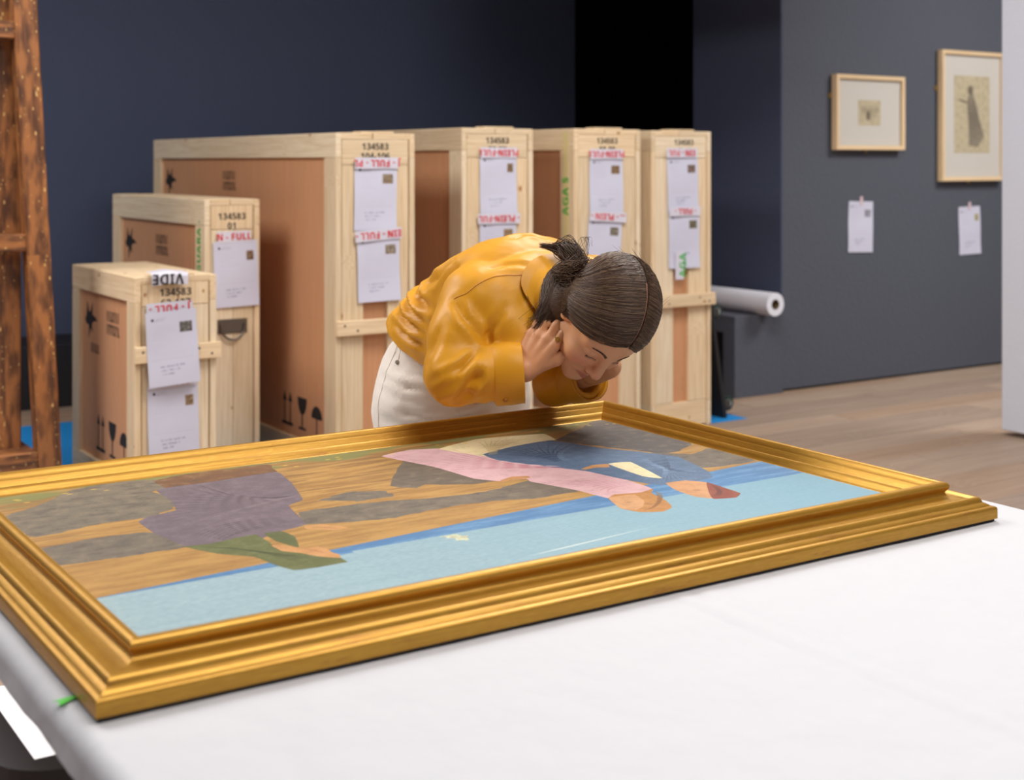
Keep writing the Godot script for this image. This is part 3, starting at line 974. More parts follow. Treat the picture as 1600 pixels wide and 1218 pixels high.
func crates() -> void:
	crate("smallest pale crate at the left front, two sheets and a tape loop on its end", 1.73, 5.35, 0.339, 0.875, 0.945, {"number": ["134583", "62-127"], "solid": true, "batten": 0.635, "marks": true, "rail": 0.105, "stile": 0.10, "number_drop": 0.068, "cap": true})
	var c2 := crate("second smallest crate with one sheet and a metal handle on its end", 2.208, 5.85, 0.262, 1.34, 1.235, {"number": ["134583", "01"], "solid": true, "marks": true, "number_drop": 0.08, "rail": 0.12})
	crate("widest looking tall crate with a bird stencil high on its brown side", 2.634, 5.40, 0.392, 2.4, 1.53, {"number": ["134583", "104-106"], "batten": 0.675, "marks": true, "end_stile": 0.105, "cap": true})
	crate("tall crate behind the woman's back, fourth from the left", 3.366, 5.55, 0.407, 2.6, 1.565, {"number": ["134583", "52-57"], "batten": 0.675, "cap": true})
	var c5 := crate("tall crate with green writing down its side edge, behind the woman's head", 3.985, 5.50, 0.42, 2.0, 1.568, {"number": ["134583", "88-90"], "batten": 0.675, "cap": true})
	var c6 := crate("rightmost tall crate beside the black dolly", 4.493, 5.52, 0.407, 1.2, 1.565, {"number": ["134583", "40-46"], "batten": 0.675, "end_stile": 0.12, "number_at": 0.55, "cap": true})
	# trunk handle on the second crate
	var g := G.new()
	g.box(Vector3(-0.07, -0.02, 0), Vector3(0.07, 0.045, 0.004), 0.001)
	var h := obj("handle", g.mesh(), M.steel, c2)
	h.set_meta("label", "dark metal drop handle")
	h.position = Vector3(0.132, 0.648, -0.0055)
	g = G.new()
	var pts := []
	var rr := []
	for k in 13:
		var a := PI * k / 12.0
		pts.append(Vector3(-cos(a) * 0.056, -sin(a) * 0.058 + 0.01 if k > 0 and k < 12 else 0.024, 0.009 + sin(a) * 0.006))
		rr.append(0.0055)
	g.tube(pts, rr, 8)
	obj("bail", g.mesh(), M.steel, h)
	# green writing up the side stile of crates two and five
	var left := facing(Vector3(0, 0, 1), Vector3.UP)
	var up := facing(Vector3.UP, Vector3(0, 0, -1))
	var w := obj("green_writing", words("AGUARA -", 0.044), M.green_ink, c2)
	w.transform = Transform3D(up, Vector3(-0.0008, 1.0, -0.07))
	w = obj("tape_strip", board(Vector3(-0.001, 1.02, -0.095), Vector3(-0.0002, 1.55, -0.045), 1, 0.0), mat(c8(226, 208, 150), 0.4), c5)
	w = obj("green_writing", words("AGA §", 0.05), M.green_ink, c5)
	w.transform = Transform3D(up, Vector3(-0.0016, 1.23, -0.07))

# ---------------------------------------------------------------- papers and tape on the crates
func paper_picture(seed_: int, thumb: Color, wide: bool) -> ImageTexture:
	var r := RandomNumberGenerator.new()
	r.seed = seed_
	var blot := noise(44, 0.06, 3)
	var im := Image.create(210, 297, false, Image.FORMAT_RGB8)
	im.fill(c8(205, 206, 224))
	im.fill_rect(Rect2i(22, 26, 11, 10), c8(48, 48, 66))
	for k in 3:
		im.fill_rect(Rect2i(44, 25 + k * 5, 24 + r.randi() % 20, 2), c8(178, 178, 196))
	im.fill_rect(Rect2i(40, 33, 4, 3), c8(120, 120, 140))
	for k in 9:
		im.fill_rect(Rect2i(26 + (r.randi() % 3) * 4, 56 + k * 7, 40 + r.randi() % 55, 1), c8(190, 190, 206))
	for k in 8:
		im.fill_rect(Rect2i(24, 130 + k * 7, 24 + r.randi() % 30 + (100 if k > 4 else 0), 1), c8(196, 196, 212))
	im.fill_rect(Rect2i(20, 190, 168, 1), c8(176, 176, 192))
	var tw := 52 if wide else 34
	var tx := 190 - tw
	for y in 42:
		for x in tw:
			var f := 0.6 + 1.1 * blot.get_noise_2d(x, y + seed_ * 90) + r.randf_range(-0.12, 0.12)
			im.set_pixel(tx + x, 48 + y, thumb.darkened(0.3).lerp(thumb.lightened(0.3), clampf(f * 0.7, 0.0, 1.0)))
	for line in 3:       # handwriting
		var x := 52 + line * 3
		while x < 150 - line * 22:
			var hgt := 2 + r.randi() % 5
			for k in hgt:
				im.set_pixel(x + (k % 2), 222 + line * 15 - k - x / 40, c8(56, 54, 100))
			im.fill_rect(Rect2i(x, 222 + line * 15 - x / 40, 3, 1), c8(70, 68, 112))
			x += 3 + (6 if r.randf() < 0.2 else 0)
	return ImageTexture.create_from_image(im)

func sheet(label: String, at: Vector3, tilt: float, seed_: int, thumb: Color, wide: bool, group: String, curl := 0.006) -> MeshInstance3D:
	var g := G.new()
	for side in [0.0, -0.0004]:
		var rows := []
		var uvs := []
		for y in 11:
			var a := []
			var b := []
			for x in 7:
				var fx := x / 6.0
				var fy := y / 10.0
				var z := curl * pow(fy, 3.0) * (0.4 + 0.6 * fx) + 0.0016 * sin(fy * 7.0 + seed_ + fx * 2.0) + 0.002
				a.append(Vector3((fx - 0.5) * 0.21, -fy * 0.297, z + side))
				b.append(Vector2(fx, fy))
			rows.append(a)
			uvs.append(b)
		g.grid(rows, uvs, side == 0.0)
	var m := mat(Color(1, 1, 1), 0.7, 0.0, paper_picture(seed_, thumb, wide))
	var o := obj("paper_sheet", g.mesh(), m)
	o.position = at
	o.rotation.z = tilt
	tag(o, label, "paper", group)
	return o

func tape_strip(label: String, at: Vector3, w: float, text: String, turned: bool, tilt := 0.0) -> void:
	var t := thing("tape_strip", label, "tape", at, 0.0, "red printed tape strips on the crate papers")
	t.rotation.z = tilt
	var g := G.new()
	var rows := []
	for y in 2:
		var a := []
		for x in 9:
			a.append(Vector3((x / 8.0 - 0.5) * w, (0.5 - y) * 0.05, 0.0012 * sin(x * 0.9)))
		rows.append(a)
	g.grid(rows, [], true)
	obj("strip", g.mesh(), M.tape, t)
	var l := obj("lettering", words(text, 0.03), M.red_ink, t)
	l.position.z = 0.0016
	if turned:
		l.rotation.z = PI

func crate_papers() -> void:
	var gp := "information sheets taped to the crates"
	var brown := c8(150, 116, 76)
	# [crate front v, centre x, top y, tilt, seed, thumb colour, wide, label]
	var list := [
		[5.35, 1.868, 0.806, 0.055, 1, c8(92, 86, 82), true, "upper printed sheet on the smallest crate"],
		[5.35, 1.886, 0.506, 0.02, 2, brown, false, "lower printed sheet on the smallest crate, with a brown thumbnail"],
		[5.85, 2.352, 1.045, 0.03, 3, c8(120, 84, 50), false, "single printed sheet above the metal crate handle"],
		[5.40, 2.830, 1.395, -0.012, 4, c8(146, 120, 88), true, "upper printed sheet on the crate with the bird stencil"],
		[5.40, 2.840, 1.080, 0.02, 5, c8(150, 130, 104), true, "lower printed sheet on the crate with the bird stencil"],
		[5.55, 3.570, 1.440, 0.01, 6, c8(130, 96, 58), false, "upper printed sheet on the crate behind the woman's back"],
		[5.55, 3.568, 1.125, 0.0, 7, c8(158, 122, 78), true, "lower printed sheet just over the woman's shoulder"],
		[5.50, 4.185, 1.430, 0.0, 8, c8(134, 96, 56), true, "upper printed sheet on the crate above the woman's head"],
		[5.50, 4.180, 1.122, -0.07, 9, c8(118, 108, 86), true, "lower printed sheet partly hidden by the woman's hair"],
		[5.52, 4.702, 1.432, 0.02, 10, c8(118, 88, 76), true, "upper printed sheet on the rightmost crate"],
		[5.52, 4.712, 1.140, 0.0, 11, c8(104, 92, 60), true, "lower printed sheet on the rightmost crate"],
	]
	for p in list:
		sheet(p[7], Vector3(p[1], p[2], -p[0] + (0.025 if p[0] < 5.36 and p[2] > 0.6 else -0.002 + (0.0025 if p[4] % 2 == 1 else 0.0))), p[3], p[4], p[5], p[6], gp)
	tape_strip("red printed tape across the top of the upper sheet on the smallest crate", Vector3(1.872, 0.814, -5.3475), 0.19, "J - FULL -", true, 0.04)
	tape_strip("red printed tape across the joint between the smallest crate's two sheets", Vector3(1.885, 0.520, -5.3455), 0.20, "PLEIN -", true, 0.02)
	tape_strip("red printed tape over the single sheet above the metal handle", Vector3(2.345, 1.063, -5.848), 0.16, "N - FULL", false, 0.02)
	tape_strip("red printed tape across the top sheet on the bird stencil crate", Vector3(2.832, 1.395, -5.394), 0.215, "J - FULL - PL", true)
	tape_strip("red printed tape across the joint of the bird stencil crate's sheets", Vector3(2.838, 1.078, -5.390), 0.23, "EIN - FULL -", true, 0.06)
	tape_strip("red printed tape across the top sheet behind the woman's back", Vector3(3.570, 1.445, -5.544), 0.21, "PLEIN-FULL", true)
	tape_strip("red printed tape just over the woman's shoulder, joining two sheets", Vector3(3.570, 1.128, -5.540), 0.24, "- PLEIN-FUL", true)
	tape_strip("red printed tape across the top sheet above the woman's head", Vector3(4.182, 1.440, -5.494), 0.21, "PLEIN-FULL", true)
	tape_strip("red printed tape joining the two sheets above the woman's head", Vector3(4.19, 1.125, -5.490), 0.23, "... - PLEIN -", true, -0.07)
	tape_strip("red printed tape across the top sheet on the rightmost crate", Vector3(4.695, 1.448, -5.514), 0.21, "EIN - FUL", true)
	tape_strip("red printed tape joining the two sheets on the rightmost crate", Vector3(4.712, 1.142, -5.510), 0.21, "- FULL -", true)
	# loop of white tape over the smallest crate's top edge, lettered upside down
	var t := thing("tape_loop", "white tape with black letters folded over the smallest crate's top edge", "tape", Vector3(1.868, 0.945, -5.35))
	var g := G.new()
	var rows := []
	for k in 12:
		var f := k / 11.0
		var p := Vector2(0.016, -0.034).lerp(Vector2(0.016, 0.008), minf(1.0, f * 2.0))
		if f > 0.5:
			p = Vector2(0.016, 0.016).lerp(Vector2(-0.07, 0.018), (f - 0.5) * 2.0)
		var a := []
		for x in 9:
			a.append(Vector3((x / 8.0 - 0.5) * 0.15, p.y - 0.004 * cos(x * 0.8), p.x + 0.012 * cos((x / 8.0 - 0.5) * 2.4)))
		rows.append(a)
	g.grid(rows, [])
	obj("strip", g.mesh(), M.tape, t)
	var l := obj("lettering", words("VIDE", 0.042), M.ink, t)
	l.position = Vector3(-0.012, -0.012, 0.0285)
	l.rotation.z = PI
	# green lettered tape tag under the rightmost crate's lower sheet
	t = thing("tape_tag", "white tape tag with green letters below the rightmost crate's sheets", "tape", Vector3(4.675, 0.86, -5.512))
	obj("strip", board(Vector3(-0.028, -0.075, 0), Vector3(0.028, 0.075, 0.0008), 1, 0.0), M.tape, t)
	l = obj("lettering", words("AGA", 0.045), M.green_ink, t)
	l.transform = Transform3D(facing(Vector3.UP, Vector3.LEFT), Vector3(0.022, 0.0, 0.0012))

# ---------------------------------------------------------------- studio easel at the left edge
func easel() -> void:
	var t := thing("studio_easel", "large worn brown wooden studio easel cut by the left edge of the view", "easel", Vector3(1.2, 0, -5.75))
	var lean := 0.0525
	var mk := func(lo: Vector3, hi: Vector3, axis: int) -> ArrayMesh:
		var g := G.new()
		g.box(lo, hi, 0.006, axis, Vector2(rng.randf(), rng.randf()), Vector2(5.0, 0.45))
		return g.mesh()
	for s in [1.0, -1.0]:
		var b := obj("upright", mk.call(Vector3(-0.047, 0.02, -0.09), Vector3(0.047, 2.75, 0.0), 1), M.easel, t)
		b.position.x = 0.318 * s
		b.rotation.z = lean * s
		var f := obj("foot", mk.call(Vector3(0.30 * s - 0.06, 0.0, -0.55), Vector3(0.30 * s + 0.06, 0.075, 0.04), 2), M.easel, t)
		f.position.x = 0.0
		obj("mast", mk.call(Vector3(0.175 * s - 0.05, 0.2, -0.22), Vector3(0.175 * s + 0.05, 2.9, -0.13), 1), M.easel, t)
	obj("base_beam", mk.call(Vector3(-0.262, 0.075, -0.30), Vector3(0.262, 0.215, -0.001), 0), M.easel_dark, t) if M.has("easel_dark") else obj("base_beam", mk.call(Vector3(-0.262, 0.075, -0.30), Vector3(0.262, 0.215, -0.001), 0), M.easel, t)
	obj("crossbar", mk.call(Vector3(-0.235, 1.035, -0.13), Vector3(0.235, 1.105, -0.012), 0), M.easel, t)
	obj("crossbar", mk.call(Vector3(-0.20, 1.90, -0.13), Vector3(0.20, 1.975, -0.012), 0), M.easel, t)

# ---------------------------------------------------------------- plinth, roll, dolly, sheet by the right-hand corner
func corner_things() -> void:
	var sh := G.new()
	sh.box(Vector3(1.0, 0.0005, -7.47), Vector3(5.178, 0.003, -5.54), 0.0)
	tag(obj("floor_sheet", sh.mesh(), M.blue_sheet), "bright blue protective sheet on the floor under the crates", "floor sheet")
	tag(obj("low_bench", block(Vector3(-1.6, 0, -8.44), Vector3(2.6, 0.357, -7.95), 0.004), M.black), "long low black bench against the navy wall behind the easel", "bench")
	# open-sided plinth
	var t := thing("plinth_box", "slate grey plinth box with an open left side beneath the white roll", "plinth", Vector3(5.52, 0, -6.04))
	obj("top_board", block(Vector3(0.027, 0.462, -0.83), Vector3(0.42, 0.487, 0), 0.002), M.slate, t)
	obj("front_board", block(Vector3(0.027, 0, -0.025), Vector3(0.42, 0.462, 0), 0.002), M.slate, t)
	obj("back_board", block(Vector3(0.027, 0, -0.83), Vector3(0.42, 0.462, -0.805), 0.002), M.slate, t)
	obj("side_board", block(Vector3(0.395, 0, -0.805), Vector3(0.42, 0.462, -0.025), 0.0), M.slate, t)
	obj("side_frame", block(Vector3(0.027, 0.0, -0.10), Vector3(0.047, 0.462, -0.025), 0.0), M.slate, t)
	obj("side_frame", block(Vector3(0.027, 0.385, -0.805), Vector3(0.047, 0.462, -0.10), 0.0), M.slate, t)
	# roll of white wrap
	var r := thing("wrap_roll", "white roll of packing wrap lying on the grey plinth", "roll", Vector3(5.765, 0.487, -5.925))
	var g := G.new()
	var prof := [[0.069, 0.0], [0.069, -1.3], [0.03, -1.3], [0.03, 0.0], [0.069, 0.0]]
	for k in 4:
		var rows := []
		for e in 2:
			var a := []
			for s in 33:
				var an := TAU * s / 32
				var q: Array = prof[k + e]
				a.append(Vector3(cos(an) * q[0], sin(an) * q[0] + 0.069, q[1]))
			rows.append(a)
		g.grid(rows, [], true, true)
	obj("wrap", g.mesh(), M.bubble, r)
	g = G.new()
	for k in 2:
		var rows := []
		for e in 2:
			var a := []
			for s in 25:
				var an := TAU * s / 24
				var rad: float = [0.0298, 0.026][k]
				a.append(Vector3(cos(an) * rad, sin(an) * rad + 0.069, [0.002, -1.302][e]))
			rows.append(a)
		g.grid(rows, [], k == 0, true)
	obj("core", g.mesh(), M.card, r)
	# black dolly board stood on edge, casters outwards
	t = thing("furniture_dolly", "black board dolly with grey casters stood on edge beside the rightmost crate", "dolly", Vector3(4.955, 0.003, -5.60))
	t.rotation.z = 0.0
	var dk := obj("deck", block(Vector3(-0.012, 0, -0.5), Vector3(0.012, 0.66, 0.0), 0.004), M.black, t)
	dk.position = Vector3(0.125, 0.0, 0)
	dk.rotation.z = 0.165
	for p in [[0.07, -0.06], [0.07, -0.42], [0.58, -0.06]]:
		var cst := Node3D.new()
		cst.name = numbered(t, "caster")
		t.add_child(cst, true)
		var x: float = 0.125 - p[0] * 0.166
		cst.position = Vector3(x + 0.012, p[0], p[1])
		var gg := G.new()
		gg.box(Vector3(0, -0.035, -0.03), Vector3(0.012, 0.035, 0.03), 0.002)
		obj("plate", gg.mesh(), M.screw, cst)
		gg = G.new()
		gg.tube([Vector3(0.055, 0, -0.016), Vector3(0.055, 0, -0.013), Vector3(0.055, 0, 0.013), Vector3(0.055, 0, 0.016)], [0.036, 0.042, 0.042, 0.036], 20)
		obj("wheel", gg.mesh(), M.rubber, cst)
		gg = G.new()
		gg.tube([Vector3(0.055, 0, -0.021), Vector3(0.055, 0, 0.021)], [0.022, 0.022], 16)
		obj("hub", gg.mesh(), M.hub, cst)
		gg = G.new()
		for sz in [-0.024, 0.021]:
			gg.box(Vector3(0.01, -0.02, sz), Vector3(0.065, 0.02, sz + 0.003), 0.001)
		obj("fork", gg.mesh(), M.screw, cst)

# ---------------------------------------------------------------- framed drawings and notes on the slate wall
func drawing_picture(w: int, h: int, figure: bool) -> ImageTexture:
	var n1 := noise(71, 0.05, 3)
	var n2 := noise(72, 0.3, 2)
	var tex := picture(w, h, func(x, y):
		return c8(196, 184, 154).lerp(c8(168, 156, 128), clampf(0.4 + n1.get_noise_2d(x, y) * 0.6 + n2.get_noise_2d(x, y) * 0.5, 0.0, 1.0)))
	var im := tex.get_image()
	if figure:      # a standing draped figure with one arm held out
		fill_poly(im, PackedVector2Array([Vector2(0.41, 0.135) * Vector2(w, h), Vector2(0.47, 0.115) * Vector2(w, h), Vector2(0.53, 0.15) * Vector2(w, h), Vector2(0.52, 0.225) * Vector2(w, h), Vector2(0.60, 0.34) * Vector2(w, h), Vector2(0.70, 0.55) * Vector2(w, h), Vector2(0.84, 0.78) * Vector2(w, h), Vector2(0.66, 0.92) * Vector2(w, h), Vector2(0.42, 0.90) * Vector2(w, h), Vector2(0.40, 0.60) * Vector2(w, h), Vector2(0.36, 0.40) * Vector2(w, h), Vector2(0.38, 0.28) * Vector2(w, h), Vector2(0.43, 0.225) * Vector2(w, h)]), c8(136, 126, 108), 1.0, n1, n2)
		for k in 12:
			var f := k / 11.0
			stroke(im, Vector2(0.40 + 0.16 * f, 0.70), Vector2(0.44 + 0.36 * f, 0.12 + 0.1 * f), c8(92, 84, 72), 1.6)
		for k in 8:
			stroke(im, Vector2(0.38 + k * 0.015, 0.86), Vector2(0.40 + k * 0.015, 0.76), c8(98, 88, 74), 2.2)
		for k in 4:
			stroke(im, Vector2(0.40, 0.66 - k * 0.008), Vector2(0.12, 0.70 - k * 0.006), c8(104, 94, 80), 2.0)
	else:
		for k in 26:
			var x := 0.1 + 0.8 * fposmod(k * 0.618, 1.0)
			stroke(im, Vector2(x, 0.85), Vector2(x + 0.02, 0.15 + 0.3 * fposmod(k * 0.37, 1.0)), c8(126, 116, 98), 1.5)
		for k in 10:
			stroke(im, Vector2(0.38 + k * 0.012, 0.60), Vector2(0.36 + k * 0.02, 0.18), c8(84, 76, 66), 1.8)
	return ImageTexture.create_from_image(im)

func wall_pictures() -> void:
	var prof := []
	for p in [[-0.013, 0.028], [-0.012, 0.040], [-0.010, 0.043], [0.012, 0.045], [0.015, 0.042], [0.015, 0.0], [-0.013, 0.0]]:
		prof.append(Vector2(p[0], p[1]))
	for q in [
		["small square pale oak framed drawing with a tiny central sketch", 6.688, 1.7125, 0.60, 0.443, 0.205, 0.16, false],
		["tall pale oak framed drawing of a standing robed figure", 7.690, 1.709, 0.615, 0.844, 0.37, 0.52, true]]:
		var t := thing("framed_drawing", q[0], "framed drawing", Vector3(q[1], q[2], -6.068), 0.0, "framed drawings on the slate wall")
		var W: float = q[3]
		var Hh: float = q[4]
		frame_of(t, Vector2(-W / 2, -Hh / 2), Vector2(W / 2, Hh / 2), Basis.IDENTITY, Vector3(0, 0, 0.012), prof, M.frame_oak, "frame_rail", 5.0)
		obj("mount_board", block(Vector3(-W / 2 + 0.005, -Hh / 2 + 0.005, 0.006), Vector3(W / 2 - 0.005, Hh / 2 - 0.005, 0.036)), M.mount, t)
		var g := G.new()
		var a: float = q[5] / 2
		var b: float = q[6] / 2
		var up := 0.0 if not q[7] else 0.012
		g.face([Vector3(-a, -b + up, 0.0368), Vector3(a, -b + up, 0.0368), Vector3(a, b + up, 0.0368), Vector3(-a, b + up, 0.0368)], Vector3.BACK, [Vector2(0, 1), Vector2(1, 1), Vector2(1, 0), Vector2(0, 0)])
		obj("drawing", g.mesh(), mat(Color(1, 1, 1), 0.85, 0.0, drawing_picture(100 if not q[7] else 150, 80 if not q[7] else 210, q[7])), t)
		for s in [[-1, 0.2], [0.0, -0.5]]:
			var pg := G.new()
			if s[0] == 0.0:
				pg.box(Vector3(-0.008, -Hh / 2 - 0.03, 0.001), Vector3(0.008, -Hh / 2 - 0.016, 0.010), 0.001)
			else:
				pg.box(Vector3(-W / 2 - 0.032, Hh * s[1], 0.001), Vector3(-W / 2 - 0.016, Hh * s[1] + 0.03, 0.010), 0.001)
			obj("mirror_plate", pg.mesh(), mat(c8(186, 150, 80), 0.4, 0.7), t)
	for q in [["printed note taped below the small square drawing", 6.648, 1.150, -0.03, 21, c8(150, 150, 168)], ["printed note taped below the tall figure drawing", 7.705, 1.098, 0.02, 22, c8(180, 168, 90)]]:
		var o := sheet(q[0], Vector3(q[1], q[2], -6.066), q[3], q[4], q[5], q[4] == 21, "printed notes on the slate wall")
		o.scale = Vector3(1.06, 1.09, 1.0)
		var tp := obj("tape_piece", board(Vector3(-0.012, -0.02, 0), Vector3(0.012, 0.028, 0.0008), 1, 0.0), mat(c8(214, 190, 196), 0.5), o)
		tp.position.z = 0.004

# ---------------------------------------------------------------- distance fields and surface nets
class Field:
	var a := PackedVector3Array()
	var b := PackedVector3Array()
	var ra := PackedFloat32Array()
	var rb := PackedFloat32Array()
	var k := 0.02
	func cap(p: Vector3, q: Vector3, r: float, s: float) -> void:
		a.append(p); b.append(q); ra.append(r); rb.append(s)
	func smin(x: float, y: float, kk: float) -> float:
		var h := maxf(kk - absf(x - y), 0.0) / kk
		return minf(x, y) - h * h * kk * 0.25
	func smax(x: float, y: float, kk: float) -> float:
		return -smin(-x, -y, kk)
	func ell(p: Vector3, c: Vector3, r: Vector3) -> float:
		var q := (p - c) / r
		var k0 := q.length()
		var k1 := (q / r).length()
		return k0 * (k0 - 1.0) / maxf(k1, 1e-5)
	func cone(p: Vector3, u: Vector3, v: Vector3, r: float, s: float) -> float:
		var e := v - u
		var t := clampf((p - u).dot(e) / e.length_squared(), 0.0, 1.0)
		return (p - u - e * t).length() - lerpf(r, s, t)
	func caps(p: Vector3) -> float:
		var m := 1e9
		for j in a.size():
			var e := b[j] - a[j]
			var t := clampf((p - a[j]).dot(e) / e.length_squared(), 0.0, 1.0)
			var x := (p - a[j] - e * t).length() - lerpf(ra[j], rb[j], t)
			var h := maxf(k - absf(m - x), 0.0) / k
			m = minf(m, x) - h * h * k * 0.25
		return m
	func d(p: Vector3) -> float:
		return caps(p)

# elliptical trunk: distance to a spine in the y/z plane, wide in x
class Trunk extends Field:
	var sp := []       # [point(y,z as Vector3), half width, half depth]
	func trunk(p: Vector3) -> float:
		var best := 1e9
		for j in sp.size() - 1:
			var u: Vector3 = sp[j][0]
			var v: Vector3 = sp[j + 1][0]
			var e := v - u
			var q := p - u
			q.x = 0.0
			var t := clampf(q.dot(e) / e.length_squared(), 0.0, 1.0)
			var w := lerpf(sp[j][1], sp[j + 1][1], t)
			var h := lerpf(sp[j][2], sp[j + 1][2], t)
			var dn := (q - e * t).length()
			var x := p.x - lerpf(u.x, v.x, t)
			var f := pow(pow(absf(x) / w, 2.4) + pow(dn / h, 2.4), 1.0 / 2.4)
			best = minf(best, (f - 1.0) * minf(w, h))
		return best
	func d(p: Vector3) -> float:
		return smin(trunk(p), caps(p), 0.04) if a.size() else trunk(p)

class Shirt extends Trunk:
	var cuffs := []     # [point, outward normal, inner start, radius]
	var chest := []
	var neck_a := Vector3()
	var neck_b := Vector3()
	var hem_p := Vector3()
	var hem_n := Vector3()
	func d(p: Vector3) -> float:
		var t := trunk(p)
		var m := 1e9
		for arm in 2:
			var n := 1e9
			for j in range(arm * 3, arm * 3 + 3):
				var e := b[j] - a[j]
				var s := clampf((p - a[j]).dot(e) / e.length_squared(), 0.0, 1.0)
				n = smin(n, (p - a[j] - e * s).length() - lerpf(ra[j], rb[j], s), 0.022)
			var c: Array = cuffs[arm]
			if (p - c[0]).length() < 0.12:
				n = smax(n, (p - c[0]).dot(c[1]), 0.004)
				n = maxf(n, -cone(p, c[0] - c[1] * 0.012, c[0] + c[1] * 0.06, c[3] - 0.014, c[3] - 0.012))
			m = minf(m, n)
		for c in chest:
			t = smin(t, cone(p, c[0], c[1], c[2], c[3]), 0.03)
		t = smax(t, (p - hem_p).dot(hem_n) if p.z < 0.16 else (p - hem_p).dot(hem_n) - (p.z - 0.16) * 0.8, 0.012)
		t = smin(t, m, 0.018)
		return smax(t, -cone(p, neck_a, neck_b, 0.066, 0.08), 0.008)

class Head extends Field:
	var base := Vector3()
	func d(p: Vector3) -> float:
		var x := Vector3(absf(p.x), p.y, p.z)
		var m := ell(x, Vector3(0, 0.045, -0.015), Vector3(0.079, 0.094, 0.098))
		m = smin(m, ell(x, Vector3(0, -0.03, 0.022), Vector3(0.062, 0.088, 0.064)), 0.03)
		m = smin(m, cone(x, Vector3(0.047, -0.055, 0.0), Vector3(0.008, -0.103, 0.066), 0.018, 0.014), 0.03)
		m = smin(m, ell(x, Vector3(0.036, -0.036, 0.056), Vector3(0.026, 0.024, 0.022)), 0.025)
		m = smin(m, cone(x, Vector3(0.010, 0.019, 0.079), Vector3(0.047, 0.02, 0.060), 0.011, 0.010), 0.02)
		m = smax(m, -ell(x, Vector3(0.031, -0.001, 0.094), Vector3(0.018, 0.010, 0.014)), 0.012)
		m = smin(m, ell(x, Vector3(0.031, -0.002, 0.068), Vector3(0.0155, 0.0145, 0.0155)), 0.004)
		m = smin(m, cone(x, Vector3(0, 0.014, 0.082), Vector3(0, -0.034, 0.104), 0.0085, 0.0115), 0.012)
		m = smin(m, ell(x, Vector3(0.0125, -0.039, 0.092), Vector3(0.009, 0.008, 0.010)), 0.007)
		m = maxf(m, -ell(x, Vector3(0.0065, -0.046, 0.097), Vector3(0.0035, 0.0035, 0.006)))
		m = smin(m, cone(x, Vector3(0, -0.0655, 0.091), Vector3(0.021, -0.069, 0.078), 0.0055, 0.003), 0.006)
		m = smin(m, cone(x, Vector3(0, -0.0765, 0.089), Vector3(0.017, -0.0735, 0.079), 0.0065, 0.0035), 0.006)
		m = smax(m, -cone(x, Vector3(0, -0.0707, 0.100), Vector3(0.024, -0.0705, 0.086), 0.003, 0.002), 0.003)
		m = smin(m, ell(x, Vector3(0, -0.104, 0.068), Vector3(0.020, 0.016, 0.016)), 0.02)
		m = smin(m, maxf(ell(x, Vector3(0.074, -0.006, -0.012), Vector3(0.010, 0.031, 0.019)), -ell(x, Vector3(0.085, -0.004, -0.008), Vector3(0.010, 0.020, 0.011))), 0.008)
		m = smin(m, cone(x, Vector3(0, -0.05, -0.03), base, 0.050, 0.060), 0.03)
		return m

class Hair extends Field:
	var low := Vector3()
	var low2 := Vector3()
	func d(p: Vector3) -> float:
		var m := ell(p, Vector3(0, 0.045, -0.017), Vector3(0.0895, 0.1045, 0.108))
		m = smin(m, ell(p, Vector3(0, -0.035, -0.052), Vector3(0.082, 0.055, 0.070)), 0.03)
		m = smin(m, ell(Vector3(absf(p.x), p.y, p.z), Vector3(0.074, 0.016, -0.014), Vector3(0.021, 0.032, 0.032)), 0.02)
		var front := p.z * 0.88 - (p.y - 0.075) * 0.47 - 0.0765 + 3.4 * p.x * p.x
		front = maxf(front, p.z * 0.8 - (p.y - 0.01) * 0.30 - 0.016) if p.y < 0.02 else front
		m = smax(m, front, 0.012)
		m = smin(m, ell(p, low, Vector3(0.045, 0.050, 0.040)), 0.03)
		m = smin(m, ell(p, low2, Vector3(0.030, 0.045, 0.030)), 0.03)
		return m

